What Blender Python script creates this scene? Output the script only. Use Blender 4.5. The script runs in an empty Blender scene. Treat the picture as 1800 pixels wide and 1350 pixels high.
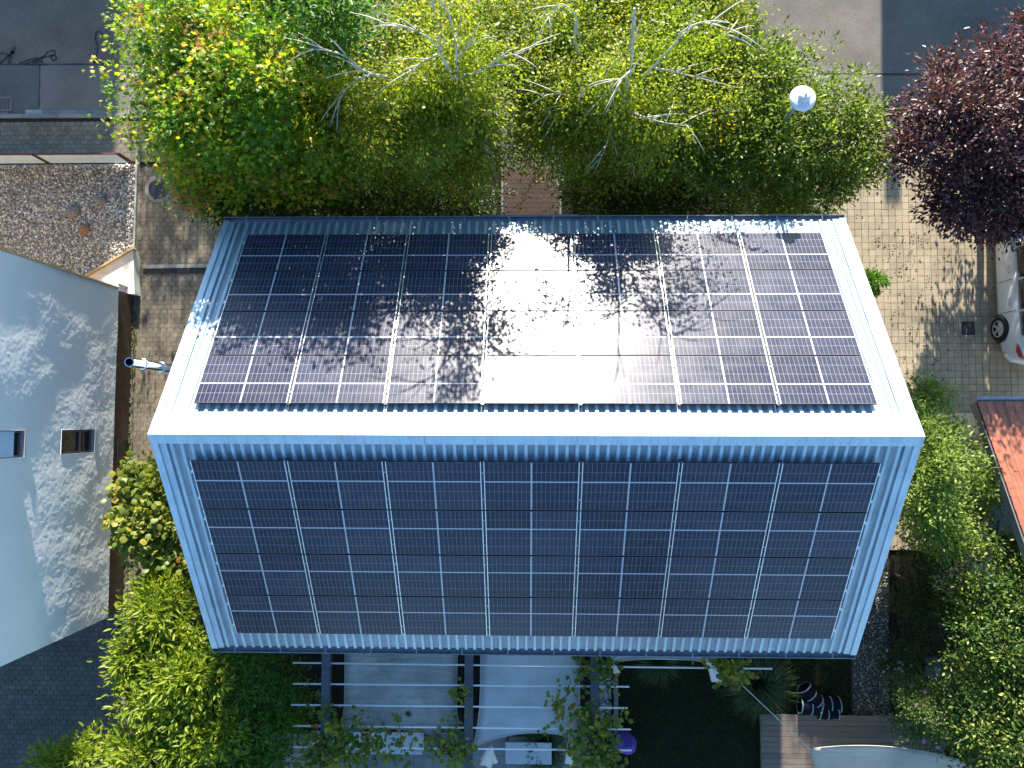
import bpy, math, random
import numpy as np
from mathutils import Matrix, Vector, Euler

S = bpy.context.scene
COL = S.collection
rnd = random.Random(7)
NR = np.random.default_rng(11)

# ------------------------------------------------------------------ camera
FOC = 1245.24
CAM_ROT = (0.0556, 0.0238, 0.0027)
CAM_H = 19.6
cam_d = bpy.data.cameras.new('camera')
cam = bpy.data.objects.new('camera', cam_d)
COL.objects.link(cam)
cam.location = (0, 0, CAM_H)
cam.rotation_euler = CAM_ROT
cam_d.sensor_fit = 'HORIZONTAL'
cam_d.sensor_width = 36.0
cam_d.lens = 36.0 * FOC / 1800.0
cam_d.clip_end = 600
S.camera = cam

# ------------------------------------------------------------------ light
SUN_EL = math.radians(17.6)
SUN_AZ = math.radians(0.9)          # towards +X from +Y
w = bpy.data.worlds.new('World'); S.world = w
w.use_nodes = True
nt = w.node_tree
sky = nt.nodes.new('ShaderNodeTexSky')
sky.sky_type = 'NISHITA'
sky.sun_disc = False
sky.sun_elevation = SUN_EL
sky.sun_rotation = SUN_AZ
sky.air_density = 1.0
sky.dust_density = 0.4
sky.ozone_density = 2.2
hs = nt.nodes.new('ShaderNodeHueSaturation'); hs.inputs['Saturation'].default_value = 1.15
nt.links.new(sky.outputs[0], hs.inputs['Color'])
nt.links.new(hs.outputs[0], nt.nodes['Background'].inputs[0])
nt.nodes['Background'].inputs[1].default_value = 0.118
sd = bpy.data.lights.new('sun', 'SUN')
sun = bpy.data.objects.new('sun', sd); COL.objects.link(sun)
sd.energy = 5.0
sd.angle = math.radians(0.53)
sd.color = (1.0, 0.92, 0.80)
sv = Vector((math.sin(SUN_AZ) * math.cos(SUN_EL), math.cos(SUN_AZ) * math.cos(SUN_EL), math.sin(SUN_EL)))
sun.rotation_euler = sv.to_track_quat('Z', 'Y').to_euler()
sun.location = sv * 60
S.view_settings.view_transform = 'Standard'
S.view_settings.look = 'None'
S.view_settings.gamma = 1
S.view_settings.exposure = 1.74
S.render.engine = 'CYCLES'
S.cycles.use_denoising = True
S.cycles.max_bounces = 8
S.cycles.transmission_bounces = 4
S.cycles.sample_clamp_indirect = 4

# ------------------------------------------------------------------ plan helper: a sight line met at a real height
_R = np.array(Euler(CAM_ROT, 'XYZ').to_matrix())
def at(u, v, z=0.0):
    d = _R @ np.array([(u - 900) / FOC, -(v - 675) / FOC, -1.0])
    t = (z - CAM_H) / d[2]
    return Vector((d[0] * t, d[1] * t, z))

# ------------------------------------------------------------------ object helpers
ORG = {}
def tag(o, label=None, cat=None, group=None, kind=None):
    if label: o['label'] = label
    if cat: o['category'] = cat
    if group: o['group'] = group
    if kind: o['kind'] = kind
    return o
def empty(name, loc, label=None, cat=None, group=None, kind=None):
    o = bpy.data.objects.new(name, None); COL.objects.link(o)
    o.location = loc; o.empty_display_size = 0.2
    ORG[o.name] = Vector(loc)
    return tag(o, label, cat, group, kind)
def link_mesh(name, me, parent=None, org=None):
    o = bpy.data.objects.new(name, me); COL.objects.link(o)
    if parent is not None:
        o.parent = parent
    return o

class MB:
    def __init__(s): s.v = []; s.f = []
    def add(s, vs, fs):
        b = len(s.v); s.v += [tuple(p) for p in vs]; s.f += [tuple(i + b for i in f) for f in fs]; return s
    def box(s, c, d, rz=0.0, mat=None):
        hx, hy, hz = d[0] / 2, d[1] / 2, d[2] / 2
        m = Matrix.Rotation(rz, 3, 'Z') if mat is None else mat
        vs = [Vector(c) + m @ Vector((x, y, z)) for z in (-hz, hz) for x, y in ((-hx, -hy), (hx, -hy), (hx, hy), (-hx, hy))]
        return s.add(vs, [(3, 2, 1, 0), (4, 5, 6, 7), (0, 1, 5, 4), (1, 2, 6, 5), (2, 3, 7, 6), (3, 0, 4, 7)])
    def bar(s, a, b, wd, ht):
        """box beam from a to b"""
        a = Vector(a); b = Vector(b); d = (b - a); L = d.length
        x = d.normalized(); up = Vector((0, 0, 1)) if abs(x.z) < .95 else Vector((0, 1, 0))
        y = up.cross(x).normalized(); z = x.cross(y)
        m = Matrix((x, y, z)).transposed()
        return s.box((a + b) / 2, (L, wd, ht), mat=m)
    def prism(s, poly, z0, z1):
        n = len(poly)
        ar = sum(poly[i][0] * poly[(i + 1) % n][1] - poly[(i + 1) % n][0] * poly[i][1] for i in range(n))
        if ar < 0: poly = poly[::-1]
        vs = [(p[0], p[1], z0) for p in poly] + [(p[0], p[1], z1) for p in poly]
        fs = [tuple(range(n - 1, -1, -1)), tuple(range(n, 2 * n))] + [(i, (i + 1) % n, n + (i + 1) % n, n + i) for i in range(n)]
        return s.add(vs, fs)
    def tube(s, pts, rad, n=6, cap=True):
        pts = [Vector(p) for p in pts]
        if not hasattr(rad, '__len__'): rad = [rad] * len(pts)
        b = len(s.v); ref = None
        for i, p in enumerate(pts):
            t = (pts[min(i + 1, len(pts) - 1)] - pts[max(i - 1, 0)])
            if t.length < 1e-6: t = Vector((0, 0, 1))
            t.normalize()
            if ref is None:
                ref = Vector((0, 0, 1)) if abs(t.z) < .9 else Vector((1, 0, 0))
            x = (ref - t * ref.dot(t)).normalized(); y = t.cross(x); ref = x
            for k in range(n):
                a = 2 * math.pi * k / n
                s.v.append(tuple(p + (x * math.cos(a) + y * math.sin(a)) * rad[i]))
        for i in range(len(pts) - 1):
            for k in range(n):
                s.f.append((b + i * n + k, b + i * n + (k + 1) % n, b + (i + 1) * n + (k + 1) % n, b + (i + 1) * n + k))
        if cap:
            s.f.append(tuple(b + k for k in range(n - 1, -1, -1)))
            e = b + (len(pts) - 1) * n
            s.f.append(tuple(e + k for k in range(n)))
        return s
    def lathe(s, prof, c=(0, 0, 0), n=24):
        """prof: list of (r, z)"""
        b = len(s.v); c = Vector(c)
        for r, z in prof:
            for k in range(n):
                a = 2 * math.pi * k / n
                s.v.append((c.x + r * math.cos(a), c.y + r * math.sin(a), c.z + z))
        for i in range(len(prof) - 1):
            for k in range(n):
                s.f.append((b + i * n + k, b + i * n + (k + 1) % n, b + (i + 1) * n + (k + 1) % n, b + (i + 1) * n + k))
        return s
    def mesh(s, name, mat, org=(0, 0, 0), smooth=False):
        o = Vector(org)
        me = bpy.data.meshes.new(name)
        me.from_pydata([tuple(Vector(p) - o) for p in s.v], [], s.f)
        if mat is not None: me.materials.append(mat)
        if smooth: me.shade_smooth()
        me.update()
        return me
    def build(s, name, mat, parent=None, smooth=False, label=None, bevel=0, kind=None):
        org = ORG.get(parent.name, Vector((0, 0, 0))) if parent is not None else Vector((0, 0, 0))
        o = link_mesh(name, s.mesh(name, mat, org, smooth), parent)
        ORG[o.name] = org
        if label: o['label'] = label
        if kind: o['kind'] = kind
        if bevel:
            m = o.modifiers.new('b', 'BEVEL'); m.width = bevel; m.segments = 2; m.limit_method = 'ANGLE'
        return o

def fast_mesh(name, V, F, mat, tone=None):
    """V (N,3), F list of (M,k) index arrays"""
    me = bpy.data.meshes.new(name)
    me.vertices.add(len(V)); me.vertices.foreach_set('co', np.asarray(V, np.float32).ravel())
    loops = np.concatenate([f.ravel() for f in F]).astype(np.int32)
    sizes = np.concatenate([np.full(len(f), f.shape[1]) for f in F]).astype(np.int32)
    starts = np.concatenate([[0], np.cumsum(sizes)[:-1]]).astype(np.int32)
    me.loops.add(len(loops)); me.loops.foreach_set('vertex_index', loops)
    me.polygons.add(len(sizes)); me.polygons.foreach_set('loop_start', starts)
    try: me.polygons.foreach_set('loop_total', sizes)
    except Exception: pass
    if tone is not None:
        a = me.attributes.new('tone', 'FLOAT', 'FACE'); a.data.foreach_set('value', np.asarray(tone, np.float32))
    me.materials.append(mat)
    me.update(calc_edges=True)
    return me

# ------------------------------------------------------------------ materials
def mat_new(name):
    m = bpy.data.materials.new(name); m.use_nodes = True
    b = m.node_tree.nodes['Principled BSDF']
    return m, m.node_tree, b
def N(t, typ, **k):
    n = t.nodes.new(typ)
    for a, v in k.items(): setattr(n, a, v)
    return n
def ramp(t, fac, stops):
    r = N(t, 'ShaderNodeValToRGB')
    e = r.color_ramp.elements
    e[0].position, e[0].color = stops[0][0], (*stops[0][1], 1)
    e[1].position, e[1].color = stops[-1][0], (*stops[-1][1], 1)
    for p, c in stops[1:-1]:
        x = e.new(p); x.color = (*c, 1)
    t.links.new(fac, r.inputs[0])
    return r.outputs[0]
def noise(t, scale, detail=4, rough=.6, vec=None, dist=0.0, dim='3D'):
    n = N(t, 'ShaderNodeTexNoise'); n.inputs['Scale'].default_value = scale; n.inputs['Detail'].default_value = detail
    n.inputs['Roughness'].default_value = rough; n.inputs['Distortion'].default_value = dist
    if vec is not None: t.links.new(vec, n.inputs['Vector'])
    return n.outputs['Fac']
def coords(t, kind='world', scale=(1, 1, 1)):
    if kind == 'world':
        g = N(t, 'ShaderNodeNewGeometry').outputs['Position']
    else:
        g = N(t, 'ShaderNodeTexCoord').outputs['Object']
    m = N(t, 'ShaderNodeMapping'); m.inputs['Scale'].default_value = scale
    t.links.new(g, m.inputs[0])
    return m.outputs[0]
def mixc(t, fac, a, b, mode='MIX'):
    m = N(t, 'ShaderNodeMix'); m.data_type = 'RGBA'; m.blend_type = mode
    for s, v in ((0, fac), (6, a), (7, b)):
        if isinstance(v, (int, float)): m.inputs[s].default_value = v
        elif isinstance(v, tuple): m.inputs[s].default_value = (*v, 1)
        else: t.links.new(v, m.inputs[s])
    return m.outputs[2]
def bump(t, b, h, strength=.3, dist=.01):
    n = N(t, 'ShaderNodeBump'); n.inputs['Strength'].default_value = strength; n.inputs['Distance'].default_value = dist
    t.links.new(h, n.inputs['Height']); t.links.new(n.outputs[0], b.inputs['Normal'])
def simple(name, col, rough=.6, metal=0, spec=.5, var=.25, scale=6, bmp=0, bscale=60, coat=0):
    """base colour with two scales of tonal variation"""
    m, t, b = mat_new(name)
    v = coords(t)
    n1 = noise(t, scale, 5, .65, v)
    lo = tuple(c * (1 - var) for c in col); hi = tuple(min(1, c * (1 + var)) for c in col)
    t.links.new(ramp(t, n1, [(.3, lo), (.7, hi)]), b.inputs['Base Color'])
    b.inputs['Roughness'].default_value = rough; b.inputs['Metallic'].default_value = metal
    b.inputs['Specular IOR Level'].default_value = spec
    if coat: b.inputs['Coat Weight'].default_value = coat
    if bmp: bump(t, b, noise(t, bscale, 4, .6, v), bmp, .01)
    return m
def speckle(name, cols, scale=60, big=1.2, rough=.85, bmp=.5, bd=.01, perobj=0.0):
    """granular stone / asphalt: fine grains over broad blotches; perobj adds a tone per piece"""
    m, t, b = mat_new(name)
    v = coords(t)
    fine = noise(t, scale, 3, .7, v)
    c = ramp(t, fine, [(.25, cols[0]), (.5, cols[1]), (.72, cols[2])])
    bl = noise(t, big, 5, .65, v)
    k = ramp(t, bl, [(.25, (.68, .68, .69)), (.75, (1.25, 1.24, 1.22))])
    c = mixc(t, 1.0, c, k, 'MULTIPLY')
    if perobj:
        ad = N(t, 'ShaderNodeMath', operation='ADD')
        t.links.new(N(t, 'ShaderNodeObjectInfo').outputs['Random'], ad.inputs[0])
        t.links.new(N(t, 'ShaderNodeNewGeometry').outputs['Random Per Island'], ad.inputs[1])
        fr_ = N(t, 'ShaderNodeMath', operation='FRACT'); t.links.new(ad.outputs[0], fr_.inputs[0])
        r = fr_.outputs[0]
        k2 = ramp(t, r, [(0, (1 - perobj,) * 3), (1, (1 + perobj, 1 + perobj * .95, 1 + perobj * .85))])
        c = mixc(t, 1.0, c, k2, 'MULTIPLY')
    t.links.new(c, b.inputs['Base Color']); b.inputs['Roughness'].default_value = rough
    b.inputs['Specular IOR Level'].default_value = .2
    bump(t, b, fine, bmp, bd)
    return m
def leaf_mat(name, stops, trans=.45, rough=.45, tcol=1.5, spec=.35):
    m, t, b = mat_new(name)
    a = N(t, 'ShaderNodeAttribute'); a.attribute_name = 'tone'
    c = ramp(t, a.outputs['Fac'], stops)
    t.links.new(c, b.inputs['Base Color'])
    b.inputs['Roughness'].default_value = rough
    b.inputs['Specular IOR Level'].default_value = spec
    tr = N(t, 'ShaderNodeBsdfTranslucent')
    k = mixc(t, 1.0, c, (tcol, tcol * 1.05, tcol * .5), 'MULTIPLY')
    t.links.new(k, tr.inputs['Color'])
    mx = N(t, 'ShaderNodeMixShader'); mx.inputs[0].default_value = trans
    t.links.new(b.outputs[0], mx.inputs[1]); t.links.new(tr.outputs[0], mx.inputs[2])
    t.links.new(mx.outputs[0], t.nodes['Material Output'].inputs['Surface'])
    return m

M = {}
M['soil'] = speckle('soil', [(.006, .005, .004), (.016, .012, .008), (.035, .028, .019)], 40, 1.0, .95, .8)
M['asphalt'] = speckle('asphalt', [(.09, .08, .068), (.16, .143, .12), (.27, .245, .205)], 48, .5, .85, .5, .006)
M['asphalt_patch'] = speckle('asphalt_patch', [(.11, .102, .092), (.175, .163, .147), (.28, .26, .235)], 60, .8, .88, .5, .006)
M['asphalt_dark'] = speckle('asphalt_dark', [(.085, .085, .08), (.115, .115, .108), (.17, .168, .158)], 90, .8, .85, .3, .004)
M['tar'] = simple('tar', (.018, .018, .018), .55, var=.3)
M['curb'] = speckle('curb', [(.16, .155, .14), (.25, .24, .215), (.34, .33, .30)], 50, 1.5, .9, .3, .004, .12)
M['gutter_pale'] = speckle('gutter_pale', [(.3, .31, .3), (.38, .39, .38), (.46, .47, .46)], 50, 1.5, .9, .3, .004)
M['red_brick'] = speckle('red_brick', [(.09, .035, .025), (.17, .07, .05), (.28, .14, .10)], 50, 3, .9, .4, .004, .35)
M['paver_grey'] = speckle('paver_grey', [(.12, .10, .075), (.195, .165, .122), (.30, .26, .20)], 45, .9, .9, .5, .006, .16)
M['paver_dark'] = speckle('paver_dark', [(.06, .062, .06), (.10, .10, .095), (.22, .215, .20)], 45, .9, .9, .5, .006, .16)
M['paver_tan'] = speckle('paver_tan', [(.29, .24, .165), (.385, .32, .225), (.46, .39, .285)], 55, .9, .9, .35, .004, .09)
M['joint'] = speckle('joint', [(.02, .018, .014), (.04, .035, .028), (.07, .06, .045)], 50, 1, .95, .5)
M['pebble'] = None
M['concrete'] = speckle('concrete', [(.27, .26, .24), (.36, .35, .32), (.45, .44, .41)], 30, 1.2, .9, .3, .004)
M['concrete_white'] = speckle('concrete_white', [(.55, .53, .48), (.66, .64, .58), (.74, .72, .67)], 20, 2, .9, .25, .004)
M['grit_path'] = speckle('grit_path', [(.02, .02, .019), (.055, .054, .05), (.16, .155, .145)], 40, 1.0, .95, .8)
M['timber_edge'] = simple('timber_edge', (.42, .30, .15), .7, scale=20, bmp=.3)
M['dark_rail'] = simple('dark_rail', (.10, .035, .025), .6, scale=12)
M['fence_panel'] = simple('fence_panel', (.52, .67, .84), .5, var=.06, scale=3)
M['boulder'] = speckle('boulder', [(.13, .12, .12), (.2, .19, .185), (.3, .28, .27)], 25, 4, .9, .6)
M['sandstone'] = speckle('sandstone', [(.15, .085, .05), (.24, .14, .085), (.32, .2, .13)], 25, 4, .9, .6)
M['iron'] = simple('iron', (.055, .052, .055), .55, .3, var=.3, scale=20, bmp=.3)
M['drain_iron'] = simple('drain_iron', (.16, .14, .135), .6, .2, var=.2, scale=20)
M['black'] = simple('black', (.008, .008, .009), .7)

def roof_mat():
    m, t, b = mat_new('coated_sheet_steel')
    v = coords(t)
    big = noise(t, 1.6, 6, .7, v)
    st = noise(t, 1.0, 5, .7, coords(t, 'world', (14, 1.2, 1.2)))
    c = ramp(t, big, [(.3, (.40, .52, .60)), (.7, (.52, .64, .71))])
    k = ramp(t, st, [(.35, (.72, .72, .71)), (.6, (1, 1, 1))])
    c = mixc(t, .8, c, k, 'MULTIPLY')
    d = noise(t, 28, 4, .75, v)
    k = ramp(t, d, [(.30, (.5, .48, .45)), (.42, (1, 1, 1))])
    c = mixc(t, .6, c, k, 'MULTIPLY')
    t.links.new(c, b.inputs['Base Color'])
    b.inputs['Roughness'].default_value = .42; b.inputs['Metallic'].default_value = .2
    return m
def roof_trim():
    m, t, b = mat_new('trim_steel'); v = coords(t)
    c = ramp(t, noise(t, 2.2, 6, .7, v), [(.3, (.41, .53, .61)), (.7, (.53, .65, .72))])
    c = mixc(t, 1.0, c, ramp(t, noise(t, 13, 3, .6, v), [(.22, (.25, .24, .22)), (.29, (1, 1, 1))]), 'MULTIPLY')
    c = mixc(t, .6, c, ramp(t, noise(t, 1.5, 5, .7, coords(t, 'world', (9, 1, 1))), [(.36, (.72, .71, .69)), (.55, (1, 1, 1))]), 'MULTIPLY')
    t.links.new(c, b.inputs['Base Color']); b.inputs['Roughness'].default_value = .4; b.inputs['Metallic'].default_value = .2
    return m
M['roof'] = roof_mat()
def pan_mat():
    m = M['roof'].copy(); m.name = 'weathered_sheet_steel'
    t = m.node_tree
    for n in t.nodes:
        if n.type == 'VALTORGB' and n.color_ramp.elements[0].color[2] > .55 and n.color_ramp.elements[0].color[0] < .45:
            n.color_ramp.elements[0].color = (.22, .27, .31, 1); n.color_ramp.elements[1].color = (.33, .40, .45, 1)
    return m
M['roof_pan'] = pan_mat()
M['trim'] = roof_trim()
M['zinc'] = simple('gutter_zinc', (.26, .28, .31), .45, .5, var=.2, scale=5)
M['alu'] = simple('aluminium', (.72, .73, .74), .35, .6, var=.05)
M['alu_dark'] = simple('dark_anodised', (.03, .03, .035), .4, .3)
M['steel'] = simple('polished_steel', (.75, .75, .76), .14, 1.0, var=.08, scale=5)
M['render_pale'] = simple('render_pale', (.62, .61, .58), .85, var=.06, scale=2, bmp=.2)
M['brown_plinth'] = simple('brown_plinth', (.085, .048, .028), .8, var=.35, scale=4, bmp=.4, bscale=40)
M['brown_wood'] = None

def plaster_mat():
    m, t, b = mat_new('white_plaster')
    v = coords(t)
    big = noise(t, .8, 5, .6, v)
    c = ramp(t, big, [(.3, (.76, .80, .81)), (.7, (.82, .85, .86))])
    t.links.new(c, b.inputs['Base Color']); b.inputs['Roughness'].default_value = .9
    b.inputs['Specular IOR Level'].default_value = .2
    bump(t, b, noise(t, 40, 5, .7, v), .5, .01)
    return m
M['plaster'] = plaster_mat()
M['glass_dark'] = simple('window_glass', (.012, .014, .016), .06, 0, .6, var=.1)
M['frame_grey'] = simple('window_frame', (.11, .11, .12), .4, var=.1)
M['sill'] = simple('window_sill', (.30, .30, .31), .5, var=.1)
M['beam'] = simple('beam_paint', (.075, .085, .105), .45, var=.18, scale=5)
M['white_tube'] = simple('white_tube', (.74, .75, .76), .35, var=.05)
M['rope'] = simple('rope', (.55, .52, .46), .8, var=.2, scale=40)
def sail_mat(name, col, dirt):
    m, t, b = mat_new(name)
    v = coords(t)
    n1 = noise(t, 1.3, 6, .7, v)
    n2 = noise(t, 2.2, 5, .75, coords(t, 'world', (.5, 5, 1)))
    lo = tuple(c * (1 - dirt) for c in col)
    c = ramp(t, n1, [(.35, lo), (.62, col)])
    k = ramp(t, n2, [(.36, (1 - dirt * .8, 1 - dirt * .75, 1 - dirt * .95)), (.55, (1, 1, 1))])
    c = mixc(t, .8, c, k, 'MULTIPLY')
    t.links.new(c, b.inputs['Base Color']); b.inputs['Roughness'].default_value = .85
    b.inputs['Specular IOR Level'].default_value = .2
    tr = N(t, 'ShaderNodeBsdfTranslucent'); t.links.new(c, tr.inputs['Color'])
    mx = N(t, 'ShaderNodeMixShader'); mx.inputs[0].default_value = .25
    t.links.new(b.outputs[0], mx.inputs[1]); t.links.new(tr.outputs[0], mx.inputs[2])
    t.links.new(mx.outputs[0], t.nodes['Material Output'].inputs['Surface'])
    return m
M['sail_worn'] = sail_mat('sail_worn', (.58, .57, .53), .36)
M['sail_pale'] = sail_mat('sail_pale', (.70, .71, .70), .14)
M['sail_cream'] = sail_mat('sail_cream', (.62, .58, .50), .2)
M['cloth_white'] = sail_mat('cloth_white', (.72, .72, .70), .1)
def wood_mat(name, col, perobj=.25):
    m, t, b = mat_new(name)
    v = coords(t, 'world', (1.2, 22, 22))
    n1 = noise(t, 3, 6, .7, v)
    c = ramp(t, n1, [(.3, tuple(x * .65 for x in col)), (.7, tuple(x * 1.25 for x in col))])
    r = N(t, 'ShaderNodeObjectInfo').outputs['Random']
    k = ramp(t, r, [(0, (1 - perobj,) * 3), (1, (1 + perobj,) * 3)])
    c = mixc(t, 1.0, c, k, 'MULTIPLY')
    t.links.new(c, b.inputs['Base Color']); b.inputs['Roughness'].default_value = .7
    bump(t, b, n1, .3, .004)
    return m
M['red_board'] = wood_mat('red_board', (.04, .015, .011), .4)
M['deck_board'] = wood_mat('deck_board', (.17, .135, .11), .15)
M['tile'] = None
def tile_mat():
    m, t, b = mat_new('clay_tile')
    v = coords(t)
    n1 = noise(t, 9, 5, .65, v)
    c = ramp(t, n1, [(.3, (.23, .07, .035)), (.7, (.34, .115, .06))])
    r = N(t, 'ShaderNodeObjectInfo').outputs['Random']
    k = ramp(t, r, [(0, (.8, .8, .8)), (1, (1.15, 1.12, 1.1))])
    c = mixc(t, 1.0, c, k, 'MULTIPLY')
    t.links.new(c, b.inputs['Base Color']); b.inputs['Roughness'].default_value = .5
    return m
M['tile'] = tile_mat()
M['slate_box'] = simple('slate_box', (.10, .12, .14), .5, var=.15)
M['purple'] = simple('purple_fabric', (.10, .04, .28), .8, var=.25)
M['lime'] = simple('lime_plastic', (.12, .42, .03), .4, var=.2)
M['tunnel'] = simple('tunnel_fabric', (.006, .008, .016), .95, spec=.08, var=.3)
M['tunnel_ring'] = simple('tunnel_ring', (.16, .28, .35), .6, var=.1)
M['slate_top'] = simple('slate_top', (.11, .10, .13), .5, var=.15)
M['table_top'] = simple('table_top', (.5, .52, .53), .35, var=.06)
M['paving_slab'] = speckle('paving_slab', [(.17, .165, .16), (.24, .235, .23), (.32, .31, .30)], 40, 1.5, .9, .3, .004, .1)
def paint_mat():
    m, t, b = mat_new('white_car_paint')
    v = coords(t)
    c = ramp(t, noise(t, 3, 4, .6, v), [(.3, (.62, .62, .61)), (.7, (.68, .68, .67))])
    t.links.new(c, b.inputs['Base Color']); b.inputs['Roughness'].default_value = .32; b.inputs['Coat Weight'].default_value = .8
    b.inputs['Coat Roughness'].default_value = .05
    return m
M['paint'] = paint_mat()
M['rubber'] = simple('rubber', (.012, .012, .012), .8)
M['red_lens'] = simple('red_lens', (.35, .012, .01), .15, var=.2, scale=20, coat=1)
M['lamp_white'] = simple('lamp_white', (.72, .72, .73), .3, var=.03)
M['bark'] = speckle('bark', [(.035, .026, .018), (.08, .062, .045), (.14, .115, .09)], 25, 3, .95, .8, .02)
def birch_mat():
    m, t, b = mat_new('birch_bark')
    v = coords(t, 'world', (2, 2, 9))
    n1 = noise(t, 3.2, 5, .7, v)
    c = ramp(t, n1, [(.30, (.06, .05, .04)), (.40, (.44, .40, .32)), (.7, (.66, .61, .50))])
    t.links.new(c, b.inputs['Base Color']); b.inputs['Roughness'].default_value = .75
    return m
M['birch'] = birch_mat()

def cell_mat(cols, rows, wd, ht):
    """printed grid of dark cells under glass"""
    m, t, b = mat_new('solar_cells')
    tc = N(t, 'ShaderNodeTexCoord').outputs['Object']
    sp = N(t, 'ShaderNodeSeparateXYZ'); t.links.new(tc, sp.inputs[0])
    masks = []
    for ax, n, L, lw in ((0, cols, wd, .0054), (1, rows, ht, .0058)):
        a = N(t, 'ShaderNodeMath', operation='MULTIPLY_ADD'); t.links.new(sp.outputs[ax], a.inputs[0])
        a.inputs[1].default_value = n / L; a.inputs[2].default_value = 50.5 if n % 2 else 50.0   # block centre at 0
        if n % 2 == 0: a.inputs[2].default_value = 50.0
        f = N(t, 'ShaderNodeMath', operation='FRACT'); t.links.new(a.outputs[0], f.inputs[0])
        d = N(t, 'ShaderNodeMath', operation='SUBTRACT'); d.inputs[1].default_value = .5; t.links.new(f.outputs[0], d.inputs[0])
        e = N(t, 'ShaderNodeMath', operation='ABSOLUTE'); t.links.new(d.outputs[0], e.inputs[0])
        g = N(t, 'ShaderNodeMath', operation='GREATER_THAN'); g.inputs[1].default_value = .5 - lw * n / L / 2
        t.links.new(e.outputs[0], g.inputs[0]); masks.append(g.outputs[0])
    mx = N(t, 'ShaderNodeMath', operation='MAXIMUM'); t.links.new(masks[0], mx.inputs[0]); t.links.new(masks[1], mx.inputs[1])
    v = coords(t)
    dust = noise(t, 3.5, 6, .7, v)
    cell = ramp(t, dust, [(.3, (.020, .025, .052)), (.7, (.040, .041, .066))])
    rinfo = N(t, 'ShaderNodeObjectInfo').outputs['Random']
    k = ramp(t, rinfo, [(0, (.72, .72, .78)), (1, (1.35, 1.3, 1.22))])
    cell = mixc(t, 1.0, cell, k, 'MULTIPLY')
    sp2 = noise(t, 90, 2, .6, v)
    dots = ramp(t, sp2, [(.74, (0, 0, 0)), (.78, (.25, .24, .22))])
    cell = mixc(t, .5, cell, dots, 'ADD')
    c = mixc(t, mx.outputs[0], cell, (.24, .25, .27))
    t.links.new(c, b.inputs['Base Color'])
    b.inputs['Roughness'].default_value = .30
    b.inputs['Specular IOR Level'].default_value = .19
    rr = ramp(t, dust, [(.3, (.24, .24, .24)), (.7, (.34, .34, .34))])
    t.links.new(rr, b.inputs['Roughness'])
    return m
M['backsheet'] = simple('white_backsheet', (.50, .52, .54), .25, var=.03)

# leaves
M['lf_maple'] = leaf_mat('maple_leaves', [(0, (0.047, 0.135, 0.014)), (.4, (0.135, 0.257, 0.016)), (.68, (0.284, 0.338, 0.019)), (.86, (0.513, 0.405, 0.024)), (1, (0.459, 0.203, 0.081))], .5)
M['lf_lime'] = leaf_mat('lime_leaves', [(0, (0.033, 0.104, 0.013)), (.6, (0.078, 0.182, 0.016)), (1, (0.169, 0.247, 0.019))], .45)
M['lf_birch'] = leaf_mat('birch_leaves', [(0, (0.081, 0.149, 0.016)), (.5, (0.209, 0.257, 0.022)), (.85, (0.365, 0.351, 0.030)), (1, (0.513, 0.324, 0.034))], .5)
M['lf_hornbeam'] = leaf_mat('hornbeam_leaves', [(0, (.07, .115, .016)), (.6, (.17, .235, .03)), (.93, (.29, .33, .055)), (1, (.46, .34, .04))], .45)
M['lf_purple'] = leaf_mat('plum_leaves', [(0, (.035, .013, .016)), (.5, (.085, .03, .036)), (.9, (.15, .055, .06)), (1, (.26, .04, .045))], .3, .46, 1.5, .6)
M['lf_laurel'] = leaf_mat('laurel_leaves', [(0, (0.081, 0.144, 0.011)), (.5, (0.196, 0.259, 0.018)), (.9, (0.322, 0.345, 0.032)), (1, (0.391, 0.230, 0.034))], .45, .4)
M['lf_vine'] = leaf_mat('vine_leaves', [(0, (0.069, 0.132, 0.023)), (.5, (0.161, 0.207, 0.032)), (.85, (0.299, 0.265, 0.034)), (1, (0.322, 0.138, 0.034))], .4)
M['lf_pale'] = leaf_mat('pale_shrub_leaves', [(0, (0.092, 0.161, 0.029)), (.6, (0.207, 0.287, 0.052)), (1, (0.345, 0.380, 0.092))], .45)
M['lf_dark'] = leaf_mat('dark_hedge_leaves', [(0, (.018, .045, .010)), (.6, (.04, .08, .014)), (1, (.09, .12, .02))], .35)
M['lf_bright'] = leaf_mat('tip_leaves', [(0, (.035, .08, .014)), (.6, (.065, .125, .02)), (.72, (.24, .28, .05)), (1, (.40, .40, .10))], .4)
M['lf_rose'] = leaf_mat('rose_leaves', [(0, (.05, .09, .02)), (.6, (.10, .16, .035)), (1, (.18, .22, .07))], .35)
M['petal'] = leaf_mat('petals', [(0, (.5, .16, .34)), (1, (.65, .34, .5))], .3, .6)
M['petal_pale'] = leaf_mat('pale_petals', [(0, (.45, .38, .55)), (1, (.6, .55, .68))], .3, .6)
M['grass'] = leaf_mat('grass_blades', [(0, (.018, .045, .008)), (.6, (.032, .075, .010)), (1, (.065, .10, .018))], .3, .5)
M['grass_tall'] = leaf_mat('tall_grass', [(0, (.04, .075, .02)), (.6, (.08, .12, .03)), (1, (.24, .22, .10))], .3, .5)
M['conifer'] = leaf_mat('cypress_needles', [(0, (.05, .13, .008)), (.6, (.10, .23, .012)), (1, (.19, .32, .02))], .35)
M['litter'] = leaf_mat('fallen_leaf', [(0, (.05, .022, .016)), (.6, (.11, .06, .03)), (.85, (.22, .15, .04)), (1, (.3, .24, .07))], .1, .7)

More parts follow.
